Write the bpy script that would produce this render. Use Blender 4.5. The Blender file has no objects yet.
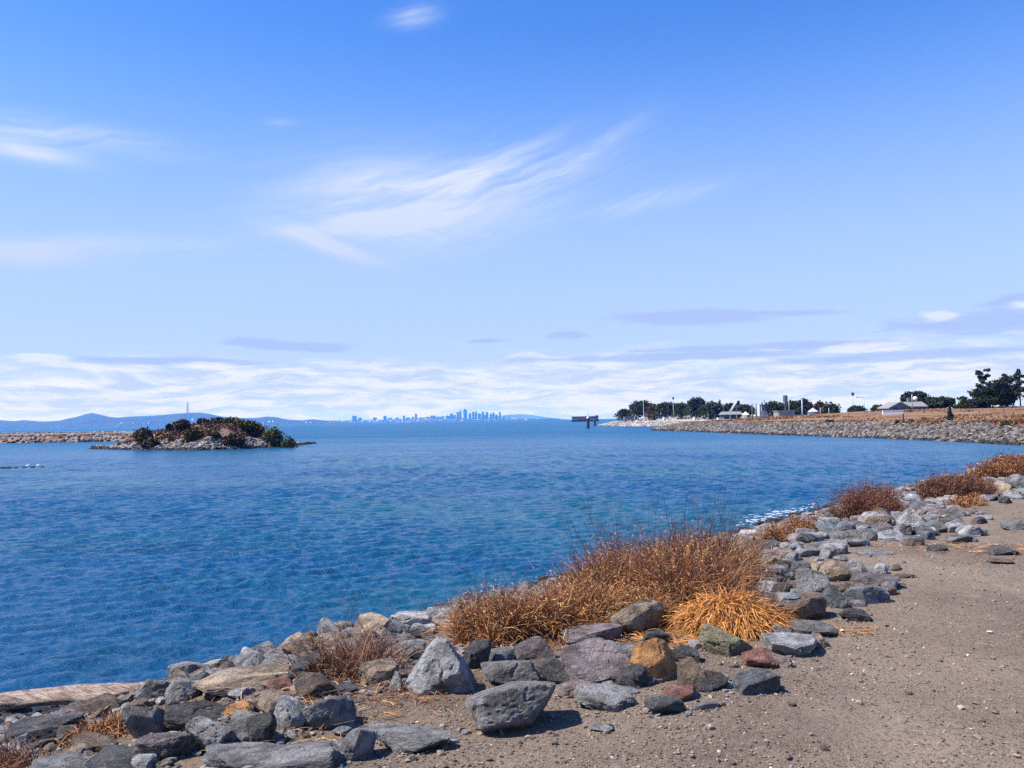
import bpy, bmesh, math, random
import numpy as np
from mathutils import Matrix, Vector
R = math.radians
random.seed(11)
rng = np.random.default_rng(11)
SC = bpy.context.scene
COL = SC.collection

# ------------------------------------------------------------------ camera
F = 850.0                      # focal length in pixels of the 1024 px wide picture
CAM = np.array([0.0, 0.0, 1.65])
PITCH, ROLL = math.atan(36.3 / F), R(1.0)
fw = np.array([0, math.cos(PITCH), math.sin(PITCH)])
rt0 = np.array([1.0, 0, 0]); up0 = np.cross(rt0, fw)
rt = rt0 * math.cos(ROLL) - up0 * math.sin(ROLL)
up = up0 * math.cos(ROLL) + rt0 * math.sin(ROLL)
cd = bpy.data.cameras.new('camera'); cam = bpy.data.objects.new('camera', cd); COL.objects.link(cam)
cd.sensor_width = 36; cd.lens = 36 * F / 1024; cd.clip_start = 0.1; cd.clip_end = 60000
m = Matrix.Identity(4)
for i in range(3):
    m[i][0], m[i][1], m[i][2], m[i][3] = rt[i], up[i], -fw[i], CAM[i]
cam.matrix_world = m
SC.camera = cam
WATER = -1.6

# ------------------------------------------------------------------ light, sky, exposure
SUN_AZ, SUN_EL = R(-99), R(52)          # azimuth measured from +Y towards +X
sv = Vector((math.sin(SUN_AZ) * math.cos(SUN_EL), math.cos(SUN_AZ) * math.cos(SUN_EL), math.sin(SUN_EL)))
sd = bpy.data.lights.new('sun', 'SUN'); sd.energy = 4.9; sd.angle = R(0.53); sd.color = (1.0, 0.955, 0.89)
so = bpy.data.objects.new('sun', sd); COL.objects.link(so); so.rotation_euler = (-sv).to_track_quat('-Z', 'Y').to_euler()
SC.view_settings.view_transform = 'Standard'; SC.view_settings.look = 'None'
SC.view_settings.exposure = 0.92; SC.view_settings.gamma = 1.0
SKY = 0.075
SC.cycles.use_denoising = False
SC.cycles.max_bounces = 6; SC.cycles.volume_bounces = 0; SC.cycles.transparent_max_bounces = 6
SC.cycles.sample_clamp_indirect = 3.0; SC.cycles.sample_clamp_direct = 0.75
HAZE_DENSITY = 1.1e-4


class G:
    """small helper to write node graphs"""
    def __init__(s, nt):
        s.nt = nt; s.L = nt.links
    def n(s, t, **kw):
        x = s.nt.nodes.new(t)
        for k, v in kw.items(): setattr(x, k, v)
        return x
    def put(s, sock, v):
        if isinstance(v, bpy.types.NodeSocket): s.L.new(v, sock)
        elif v is not None: sock.default_value = v
    def m(s, op, a, b=None, c=None, clamp=False):
        x = s.n('ShaderNodeMath', operation=op, use_clamp=clamp)
        s.put(x.inputs[0], a); s.put(x.inputs[1], b); s.put(x.inputs[2], c)
        return x.outputs[0]
    def add(s, a, b): return s.m('ADD', a, b)
    def sub(s, a, b): return s.m('SUBTRACT', a, b)
    def mul(s, a, b): return s.m('MULTIPLY', a, b)
    def mix(s, f, a, b, mode='MIX'):
        x = s.n('ShaderNodeMix', data_type='RGBA', blend_type=mode, clamp_factor=True)
        s.put(x.inputs[0], f)
        s.put(x.inputs[6], a if isinstance(a, bpy.types.NodeSocket) else (*a, 1))
        s.put(x.inputs[7], b if isinstance(b, bpy.types.NodeSocket) else (*b, 1))
        return x.outputs[2]
    def step(s, v, lo, hi, a=0.0, b=1.0, kind='SMOOTHSTEP'):
        x = s.n('ShaderNodeMapRange', interpolation_type=kind, clamp=True) if kind == 'LINEAR' else s.n('ShaderNodeMapRange', interpolation_type=kind)
        for i, q in enumerate((v, lo, hi, a, b)): s.put(x.inputs[i], q)
        return x.outputs[0]
    def noise(s, vec, scale, detail=4, rough=.55, dist=0.0, dims='3D'):
        x = s.n('ShaderNodeTexNoise', noise_dimensions=dims)
        s.put(x.inputs['Vector'], vec); x.inputs['Scale'].default_value = scale
        x.inputs['Detail'].default_value = detail; x.inputs['Roughness'].default_value = rough
        x.inputs['Distortion'].default_value = dist
        return x.outputs['Fac']
    def vec(s, a, b, c=0.0):
        x = s.n('ShaderNodeCombineXYZ'); s.put(x.inputs[0], a); s.put(x.inputs[1], b); s.put(x.inputs[2], c)
        return x.outputs[0]
    def vmul(s, v, k):
        x = s.n('ShaderNodeVectorMath', operation='MULTIPLY'); s.put(x.inputs[0], v); x.inputs[1].default_value = k
        return x.outputs[0]


def make_world():
    w = bpy.data.worlds.new('World'); SC.world = w; w.use_nodes = True
    nt = w.node_tree; nt.nodes.clear(); g = G(nt)
    sky = g.n('ShaderNodeTexSky', sky_type='NISHITA'); sky.sun_disc = False
    sky.sun_elevation = SUN_EL; sky.sun_rotation = SUN_AZ % (2 * math.pi)
    sky.altitude = 0; sky.air_density = 1.0; sky.dust_density = 0.25; sky.ozone_density = 3.0
    hs = g.n('ShaderNodeHueSaturation'); hs.inputs['Hue'].default_value = .509; hs.inputs['Saturation'].default_value = 1.32; hs.inputs['Value'].default_value = 1.62
    nt.links.new(sky.outputs[0], hs.inputs['Color'])
    tc = g.n('ShaderNodeTexCoord'); sp = g.n('ShaderNodeSeparateXYZ'); nt.links.new(tc.outputs['Generated'], sp.inputs[0])
    x, y, z = sp.outputs
    U = g.mul(g.m('ARCTAN2', x, y), 850.0)             # azimuth and elevation in units of 1/850 rad
    V = g.mul(g.m('ARCSINE', z), 850.0)

    def gauss(cu, cv, su, sv_, rot=0.0):
        c, s_ = math.cos(R(rot)), math.sin(R(rot))
        du, dv = g.sub(U, cu), g.sub(V, cv)
        a = g.add(g.mul(du, c / su), g.mul(dv, s_ / su)); b = g.add(g.mul(du, -s_ / sv_), g.mul(dv, c / sv_))
        r2 = g.add(g.mul(a, a), g.mul(b, b))
        return g.m('POWER', 2.718281828, g.mul(r2, -1.0))

    warp = g.noise(g.vec(g.mul(U, 1 / 90), g.mul(V, 1 / 60), 3.1), 1.0, 3)
    warp = g.mul(g.sub(warp, 0.5), 26.0)

    def fibre(rot, along, across, seed, lo, hi, bend=0.0):
        c, s_ = math.cos(R(rot)), math.sin(R(rot))
        a = g.add(g.mul(U, c), g.mul(V, s_)); b = g.add(g.mul(U, -s_), g.mul(V, c))
        b = g.add(b, warp)
        if bend: b = g.add(b, g.mul(g.mul(a, a), bend))
        n = g.noise(g.vec(g.mul(a, 1 / along), g.mul(b, 1 / across), seed), 1.0, 7, .62, .12)
        return g.step(n, lo - .08, hi + .04)

    terms = []
    def UV(px, py):
        d = rt * ((px - 512) / F) + up * ((384 - py) / F) + fw; d = d / np.linalg.norm(d); return 850 * math.atan2(d[0], d[1]), 850 * math.asin(d[2])
    f1 = fibre(17, 170, 15, 1.0, .38, .74, -0.0003); f2 = fibre(7, 210, 20, 5.0, .36, .76); f3 = fibre(-17, 110, 11, 9.0, .34, .72)
    def term(px, py, su, sv_, rot, fib, k):
        u, v = UV(px, py); terms.append(g.mul(g.mul(gauss(u, v, su, sv_, rot), fib), k))
    term(430, 208, 130, 40, 10, f1, 1.25); term(440, 212, 70, 15, 6, f2, .8); term(480, 178, 100, 15, 15, f1, .9)
    term(355, 203, 75, 40, 0, f2, 1.0); term(400, 232, 95, 16, -4, f3, .6); term(325, 244, 44, 8, -17, f3, 1.5); term(328, 245, 42, 5, -17, 1.0, .8)
    term(420, 212, 140, 38, 6, 1.0, .20); term(630, 206, 80, 9, 10, f1, .8); term(585, 158, 60, 11, 32, f1, .55)
    term(18, 143, 50, 15, 0, f2, .9); term(24, 151, 44, 7, -5, 1.0, .65); term(95, 138, 75, 11, -3, f2, .8); term(8, 252, 54, 12, 2, f2, 1.0); term(0, 253, 52, 9, 0, 1.0, 1.0)
    term(95, 247, 70, 13, 4, f2, .8); term(205, 248, 24, 7, 0, f2, .6); term(412, 15, 24, 10, 5, f2, .7); term(280, 122, 14, 4, 0, f2, .3)
    cir = terms[0]
    for t in terms[1:]: cir = g.add(cir, t)
    cir = g.mul(g.m('MINIMUM', cir, 1.15), .87)

    # low bank of stratocumulus along the horizon
    w2 = g.noise(g.vec(g.mul(U, 1 / 120), g.mul(V, 1 / 40), 7.7), 1.0, 3)
    Vw = g.add(V, g.mul(g.sub(w2, .5), 26.0))
    n1 = g.noise(g.vec(g.mul(U, 1 / 80), g.mul(Vw, 1 / 14), 2.2), 1.0, 8, .60, .25)
    n2 = g.noise(g.vec(g.mul(U, 1 / 55), g.mul(Vw, 1 / 8), 6.2), 1.0, 8, .62, .2)
    thr = g.step(V, 10, 88, .12, .68, 'LINEAR')
    bank = g.step(g.sub(n1, thr), -.09, .19)
    bank = g.mul(bank, g.step(V, 112, 62))
    white = g.step(n2, .38, .60)
    white = g.m('MULTIPLY', white, g.step(V, 92, 52))
    # grey lavender flat clouds above the bank
    lav = [(178, 98, 120, 10, -1), (170, 60, 190, 5, 0), (350, 52, 160, 6, 1), (-330, 60, 120, 5, 0), (60, 84, 30, 5, 0), (-24, 80, 27, 3.2, 1), (-210, 76, 85, 7, -3), (430, 78, 90, 14, -2), (480, 97, 60, 6, 3), (260, 66, 150, 5, 0), (250, 98, 90, 4, -2)]
    n3 = g.noise(g.vec(g.mul(U, 1 / 55), g.mul(V, 1 / 9), 4.4), 1.0, 7, .62, .35)
    ls = None
    for q in lav:
        t = gauss(*q); ls = t if ls is None else g.m('MAXIMUM', ls, t)
    lavd = g.step(g.add(ls, g.mul(g.sub(n3, .5), 1.3)), .38, .82)
    lavd = g.mul(lavd, g.step(ls, .04, .3))
    puff = None
    for q in [(398, 87, 26, 7, 0), (480, 90, 34, 9, 0), (495, 70, 60, 8, 0), (330, 62, 60, 6, 0), (-430, 62, 30, 6, 0), (-300, 56, 40, 5, 0), (-400, 40, 60, 6, 0)]:
        t = gauss(*q); puff = t if puff is None else g.m('MAXIMUM', puff, t)
    puffd = g.step(g.add(puff, g.mul(g.sub(n2, .5), 1.6)), .45, .9)

    skyc = g.mix(1.0, hs.outputs[0], (1.0, .935, 1.05), 'MULTIPLY')
    K = 1.0 / SKY / 2 ** SC.view_settings.exposure                                             # cloud radiance, the background runs at 0.1
    c = g.mix(cir, skyc, (0.88 * K, 0.92 * K, 1.02 * K))
    c = g.mix(g.mul(g.step(V, 390, 60), .86), c, (0.475 * K, 0.615 * K, 1.02 * K))     # thin high veil that thickens low down
    bankc = g.mix(white, (0.56 * K, 0.66 * K, 0.97 * K), (.93 * K, .95 * K, 1.10 * K))
    c = g.mix(g.mul(bank, .76), c, bankc)
    c = g.mix(g.mul(lavd, .78), c, (0.42 * K, 0.53 * K, 0.93 * K))
    c = g.mix(g.mul(puffd, .5), c, (1.0 * K, 1.0 * K, 1.1 * K))
    bg = g.n('ShaderNodeBackground'); bg.inputs['Strength'].default_value = SKY
    nt.links.new(c, bg.inputs['Color'])
    out = g.n('ShaderNodeOutputWorld'); nt.links.new(bg.outputs[0], out.inputs['Surface'])
make_world()

# ------------------------------------------------------------------ helpers
def tag(o, label=None, cat=None, group=None, kind=None):
    for k, v in (('label', label), ('category', cat), ('group', group), ('kind', kind)):
        if v: o[k] = v
    return o

def empty(name, loc, rz=0.0):
    o = bpy.data.objects.new(name, None); COL.objects.link(o); o.location = loc; o.rotation_euler = (0, 0, rz); return o

def ray(px, py):
    return rt * ((px - 512) / F) + up * ((384 - py) / F) + fw

def on_plane(px, py, z):
    d = ray(px, py); t = (z - CAM[2]) / d[2]; return CAM + d * t

def at(px, py, Y):
    d = ray(px, py); return CAM + d * (Y / d[1])

def project(p):
    v = np.asarray(p, float) - CAM; zz = v @ fw
    return 512 + F * (v @ rt) / zz, 384 - F * (v @ up) / zz, zz

def _h(ix, iy, iz, s):
    n = (ix.astype(np.int64) * 374761393 + iy.astype(np.int64) * 668265263 + iz.astype(np.int64) * 2147483647 + s * 974711) & 0xffffffff
    n = ((n ^ (n >> 13)) * 1274126177) & 0xffffffff
    n = ((n ^ (n >> 16)) * 2246822519) & 0xffffffff
    return ((n ^ (n >> 15)) & 0xffffff) / float(0xffffff)

def vn3(x, y, z, s=0):
    x0, y0, z0 = np.floor(x), np.floor(y), np.floor(z)
    fx, fy, fz = x - x0, y - y0, z - z0
    fx, fy, fz = [q * q * q * (q * (q * 6 - 15) + 10) for q in (fx, fy, fz)]
    r = 0
    for dx in (0, 1):
        for dy in (0, 1):
            for dz in (0, 1):
                w = (fx if dx else 1 - fx) * (fy if dy else 1 - fy) * (fz if dz else 1 - fz)
                r = r + w * _h(x0 + dx, y0 + dy, z0 + dz, s)
    return r * 2 - 1

def vn2(x, y, s=0):
    x0, y0 = np.floor(x), np.floor(y)
    fx, fy = x - x0, y - y0
    fx, fy = [q * q * q * (q * (q * 6 - 15) + 10) for q in (fx, fy)]
    r = 0; z = np.zeros_like(x0)
    for dx in (0, 1):
        for dy in (0, 1):
            r = r + (fx if dx else 1 - fx) * (fy if dy else 1 - fy) * _h(x0 + dx, y0 + dy, z, s)
    return r * 2 - 1

def fbm2(x, y, o=4, s=0):
    r = 0; a = 1; n = 0
    for i in range(o):
        r = r + a * vn2(x * 2 ** i + i * 17.3, y * 2 ** i - i * 9.1, s + i); n += a; a *= .5
    return r / n

def fbm3(p, f, o=4, s=0):
    r = 0; a = 1; n = 0
    for i in range(o):
        q = p * (f * 2 ** i) + i * 7.7
        r = r + a * vn3(q[:, 0], q[:, 1], q[:, 2], s + i); n += a; a *= .5
    return r / n

def sstep(x, a, b):
    t = np.clip((x - a) / (b - a), 0, 1); return t * t * (3 - 2 * t)

def mesh_obj(name, V, Fs, mat, parent=None, smooth=False, col=None, link=True):
    """one mesh object from arrays; Fs: (n,k) index array or list of such arrays"""
    V = np.asarray(V, np.float32)
    if not isinstance(Fs, list): Fs = [Fs]
    Fs = [np.asarray(f, np.int32) for f in Fs if len(f)]
    me = bpy.data.meshes.new(name)
    me.vertices.add(len(V)); me.vertices.foreach_set('co', V.ravel())
    nl = sum(f.size for f in Fs); npoly = sum(len(f) for f in Fs)
    me.loops.add(nl); me.polygons.add(npoly)
    me.loops.foreach_set('vertex_index', np.concatenate([f.ravel() for f in Fs]))
    tot = np.concatenate([np.full(len(f), f.shape[1], np.int32) for f in Fs])
    st = np.concatenate([[0], np.cumsum(tot)[:-1]]).astype(np.int32)
    me.polygons.foreach_set('loop_start', st)
    me.polygons.foreach_set('use_smooth', np.full(npoly, smooth))
    if col is not None:
        ca = me.color_attributes.new('col', 'FLOAT_COLOR', 'POINT')
        c4 = np.ones((len(V), 4), np.float32); c4[:, :3] = col; ca.data.foreach_set('color', c4.ravel())
    me.update(calc_edges=True); me.validate()
    if mat: me.materials.append(mat)
    o = bpy.data.objects.new(name, me)
    if link: COL.objects.link(o)
    if parent: o.parent = parent
    return o

class MB:
    """collects pieces of one part, then links them as one mesh"""
    def __init__(s): s.V = []; s.F4 = []; s.F3 = []; s.C = []; s.n = 0
    def addv(s, v, f4=None, f3=None, c=None):
        v = np.asarray(v, float).reshape(-1, 3)
        if f4 is not None and len(f4): s.F4.append(np.asarray(f4) + s.n)
        if f3 is not None and len(f3): s.F3.append(np.asarray(f3) + s.n)
        s.V.append(v); s.n += len(v)
        if c is not None: s.C.append(np.broadcast_to(np.asarray(c, float), v.shape))
        return s
    def box(s, c, d, rz=0.0, col=None):
        x, y, z = np.array(d) / 2
        v = np.array([[-x, -y, -z], [x, -y, -z], [x, y, -z], [-x, y, -z], [-x, -y, z], [x, -y, z], [x, y, z], [-x, y, z]])
        if rz:
            cc, ss = math.cos(rz), math.sin(rz); v = v @ np.array([[cc, ss, 0], [-ss, cc, 0], [0, 0, 1]])
        return s.addv(v + np.array(c), [[0, 3, 2, 1], [4, 5, 6, 7], [0, 1, 5, 4], [1, 2, 6, 5], [2, 3, 7, 6], [3, 0, 4, 7]], c=col)
    def tube(s, P, r, k=6, col=None, cap=True):
        P = np.asarray(P, float); n = len(P); r = np.broadcast_to(np.asarray(r, float), (n,))
        T = np.gradient(P, axis=0); T /= np.linalg.norm(T, axis=1)[:, None] + 1e-9
        ref = np.array([0, 0, 1.0]) if abs(T[0][2]) < .9 else np.array([1.0, 0, 0])
        A = np.cross(T, ref); A /= np.linalg.norm(A, axis=1)[:, None] + 1e-9
        B = np.cross(T, A)
        th = np.linspace(0, 2 * math.pi, k, endpoint=False)
        v = (P[:, None] + r[:, None, None] * (np.cos(th)[None, :, None] * A[:, None] + np.sin(th)[None, :, None] * B[:, None])).reshape(-1, 3)
        f = []
        for i in range(n - 1):
            for j in range(k):
                a, b = i * k + j, i * k + (j + 1) % k
                f.append([a, b, b + k, a + k])
        f3 = []
        if cap:
            v = np.vstack([v, P[0], P[-1]]); c0, c1 = n * k, n * k + 1
            for j in range(k):
                f3.append([c0, (j + 1) % k, j]); f3.append([c1, (n - 1) * k + j, (n - 1) * k + (j + 1) % k])
        return s.addv(v, f, f3, col)
    def build(s, name, mat, parent=None, smooth=False, flat_col=None):
        V = np.vstack(s.V); fs = []
        if s.F4: fs.append(np.vstack(s.F4))
        if s.F3: fs.append(np.vstack(s.F3))
        return mesh_obj(name, V, fs, mat, parent, smooth, np.vstack(s.C) if s.C else None)

_ICO = {}
def ico(sub):
    if sub not in _ICO:
        b = bmesh.new(); bmesh.ops.create_icosphere(b, subdivisions=sub, radius=1.0)
        _ICO[sub] = (np.array([v.co[:] for v in b.verts]), np.array([[v.index for v in f.verts] for f in b.faces])); b.free()
    return _ICO[sub]

# ------------------------------------------------------------------ materials
def mat(name):
    x = bpy.data.materials.new(name); x.use_nodes = True; nt = x.node_tree; nt.nodes.clear()
    g = G(nt); b = g.n('ShaderNodeBsdfPrincipled'); o = g.n('ShaderNodeOutputMaterial'); nt.links.new(b.outputs[0], o.inputs['Surface'])
    return x, g, b

def simple(name, c, rough=.7, var=.25, scale=3.0, spec=.3, metal=0.0):
    x, g, b = mat(name)
    tc = g.n('ShaderNodeTexCoord').outputs['Object']
    n = g.noise(tc, scale, 5, .6)
    g.put(b.inputs['Base Color'], g.mix(n, tuple(q * (1 - var) for q in c), tuple(min(1, q * (1 + var)) for q in c)))
    b.inputs['Roughness'].default_value = rough; b.inputs['Specular IOR Level'].default_value = spec; b.inputs['Metallic'].default_value = metal
    return x

def rock_mat(name, from_attr):
    x, g, b = mat(name)
    if from_attr:
        a = g.n('ShaderNodeAttribute', attribute_name='col'); base = a.outputs['Color']
        co = g.n('ShaderNodeNewGeometry').outputs['Position']
    else:
        oi = g.n('ShaderNodeObjectInfo'); base = oi.outputs['Color']
        tc = g.n('ShaderNodeTexCoord').outputs['Object']
        v = g.n('ShaderNodeVectorMath', operation='ADD'); g.put(v.inputs[0], tc)
        g.put(v.inputs[1], g.vec(g.mul(oi.outputs['Random'], 37.0), g.mul(oi.outputs['Random'], 71.0), 0.0)); co = v.outputs[0]
    k = 1.0 if not from_attr else 2.2
    n1 = g.noise(co, 2.6 * k, 6, .62, .4); n2 = g.noise(co, 11 * k, 6, .7, .2); n3 = g.noise(co, 42 * k, 4, .7)
    c = g.mix(g.step(n1, .34, .66), g.mix(1.0, base, (.42, .40, .385), 'MULTIPLY'), g.mix(1.0, base, (1.34, 1.33, 1.32), 'MULTIPLY'))
    c = g.mix(g.mul(g.step(n2, .50, .74), .6), c, g.mix(.55, base, (.46, .46, .46)))
    c = g.mix(g.mul(g.step(n2, .46, .30), .65), c, g.mix(1.0, base, (.40, .38, .36), 'MULTIPLY'))
    # thin pale veins
    w = g.noise(co, 1.7 * k, 3, .5, 1.2)
    vein = g.step(g.m('ABSOLUTE', g.sub(w, .5)), .010, .0, 0, 1)
    c = g.mix(g.mul(vein, .35), c, (.50, .49, .47))
    # rust stain patches
    st = g.noise(co, 1.3 * k, 4, .6, .6)
    c = g.mix(g.mul(g.step(st, .60, .76), .40), c, (.20, .105, .045))
    c = g.mix(g.mul(g.step(n3, .62, .8), .22), c, (.05, .048, .045))
    g.put(b.inputs['Base Color'], c)
    b.inputs['Roughness'].default_value = .78; b.inputs['Specular IOR Level'].default_value = .35
    bp = g.n('ShaderNodeBump'); bp.inputs['Strength'].default_value = 1.0; bp.inputs['Distance'].default_value = .075
    g.put(bp.inputs['Height'], g.add(g.mul(n2, 1.1), g.mul(n3, .25))); g.put(b.inputs['Normal'], bp.outputs[0])
    return x

def attr_mat(name, rough=.8, spec=.2, trans=0.0):
    x, g, b = mat(name)
    a = g.n('ShaderNodeAttribute', attribute_name='col')
    g.put(b.inputs['Base Color'], a.outputs['Color']); b.inputs['Roughness'].default_value = rough; b.inputs['Specular IOR Level'].default_value = spec
    return x

M = {}
M['rock'] = rock_mat('rock', False); M['rock_attr'] = rock_mat('rubble', True)
M['plant'] = attr_mat('plant', .75, .15); M['leaf'] = attr_mat('leaf', .7, .08)
M['pebble'] = attr_mat('pebble', .85, .25)
M['bark'] = simple('bark', (.085, .065, .05), .9, .4, 4)
M['white_paint'] = simple('white_paint', (.74, .75, .76), .5, .08, 2)
M['grey_roof'] = simple('grey_roof', (.20, .20, .205), .7, .2, 2)
M['dark_glass'] = simple('dark_glass', (.03, .045, .07), .12, .2, 2, .5)
M['blue_and_shade'] = simple('blue_and_shade', (.13, .17, .24), .6, .2, 2)  # plain blue; on the house walls it stands for shade under the gable
M['dark_wood'] = simple('dark_wood', (.035, .03, .028), .85, .4, 4)
M['metal'] = simple('metal', (.34, .35, .36), .45, .15, 4, .5, .3)
M['dark_steel'] = simple('dark_steel', (.06, .075, .10), .5, .2, 3, .5)
M['rubber'] = simple('rubber', (.02, .02, .02), .8, .2, 6)
M['tower'] = simple('city_facade', (.11, .115, .12), .6, .25, .05)
M['red_paint'] = simple('red_paint', (.28, .06, .05), .6, .2, 2)
M['feather'] = simple('feather', (.72, .72, .70), .8, .1, 8)

# ------------------------------------------------------------------ the lie of the land
def Wp(px, py): p = on_plane(px, py, WATER); return (p[0], p[1])
near = [(-60, -60), (-26, -22), (-11, 0.5)] + [Wp(*q) for q in [(-130, 745), (0, 717), (90, 695), (150, 681), (220, 664), (300, 646), (400, 619), (480, 599), (560, 578), (640, 557), (700, 542), (760, 523), (800, 513), (850, 503), (920, 485.5), (980, 470.5), (1024, 461)]]
inner = [Wp(1075, 452.5), Wp(1100, 449.5), Wp(1075, 447.5)]
farp = [Wp(*q) for q in [(1024, 445.6), (980, 442.8), (930, 440.4), (880, 438.4), (820, 436.4), (760, 434.3), (710, 432.4), (680, 431.2), (655, 430.6)]]
spit = [Wp(652, 429.2), Wp(680, 428.2), Wp(712, 427.2), Wp(690, 426.8), Wp(650, 426.4), Wp(615, 426.3), Wp(600, 426.0), Wp(597, 425.0), Wp(604, 423.6)]
POLY = np.array(near + inner + farp + spit + [(95, 620), (420, 760), (3500, 1300), (3500, -3000), (-60, -3000)])

def shore(x, y):
    """signed distance from the waterline, positive on land"""
    x = np.asarray(x, float); y = np.asarray(y, float)
    d2 = np.full(x.shape, 1e18); ins = np.zeros(x.shape, bool)
    n = len(POLY)
    for i in range(n):
        ax, ay = POLY[i]; bx, by = POLY[(i + 1) % n]
        ex, ey = bx - ax, by - ay; wx, wy = x - ax, y - ay
        t = np.clip((wx * ex + wy * ey) / (ex * ex + ey * ey), 0, 1)
        d2 = np.minimum(d2, (wx - t * ex) ** 2 + (wy - t * ey) ** 2)
        if ay != by:
            c = ((ay > y) != (by > y)) & (x < (bx - ax) * (y - ay) / (by - ay) + ax); ins ^= c
    return np.where(ins, 1, -1) * np.sqrt(d2)

def height(x, y, d=None):
    x = np.asarray(x, float); y = np.asarray(y, float)
    if d is None: d = shore(x, y)
    nearz = np.interp(d, [-40, -8, 0, 1.5, 3.2, 4.8, 6.4, 8], [-6, -4.2, -1.62, -1.30, -.78, -.28, -.03, 0])
    farz = np.interp(d, [-40, -8, 0, 4, 9, 14, 30, 55, 120, 400], [-6, -4.2, -1.62, -.75, .10, .25, .75, 1.55, 1.75, 2.0])
    s = sstep(y, 62, 88)
    z = nearz * (1 - s) + farz * s
    lump = np.clip(d / 1.5, 0, 1) * (1 - sstep(d, 5.5, 7.5))
    z = z + lump * (1 - s) * .10 * fbm2(x * 1.3, y * 1.3, 4, 3)
    path = sstep(d, 6, 7.5) * (1 - s)
    z = z + path * (.045 * fbm2(x * .35, y * .35, 3, 8) + .016 * fbm2(x * 2.2, y * 2.2, 3, 9))
    z = z + s * sstep(d, 8, 30) * .25 * fbm2(x * .06, y * .06, 4, 21)
    # knoll under the big trees
    z = z + 1.15 * np.exp(-(((x - 118) / 50) ** 2 + ((y - 205) / 45) ** 2)) * s
    return z

def h1(x, y): return float(height(np.array([x]), np.array([y]))[0])

def ground(px, py):
    d = ray(px, py); Y = np.geomspace(2.2, 500, 2200); P = CAM + d[None] * (Y / d[1])[:, None]
    z = np.maximum(height(P[:, 0], P[:, 1]), WATER)
    k = np.argmax(P[:, 2] < z); p = P[k].copy(); p[2] = z[k]; return p

def polar(radii, angs):
    r, a = np.meshgrid(radii, angs, indexing='ij')
    x, y = r * np.sin(a), r * np.cos(a)
    nr, na = r.shape
    i, j = np.meshgrid(np.arange(nr - 1), np.arange(na), indexing='ij')
    j2 = (j + 1) % na
    f = np.stack([i * na + j, i * na + j2, (i + 1) * na + j2, (i + 1) * na + j], -1).reshape(-1, 4)
    return x, y, f[:, ::-1]

ang_view = np.arange(-39, 39, .10)
ang_rest = np.arange(39, 321, 2.5)
ANG = np.radians(np.concatenate([ang_view, ang_rest]))

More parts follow.
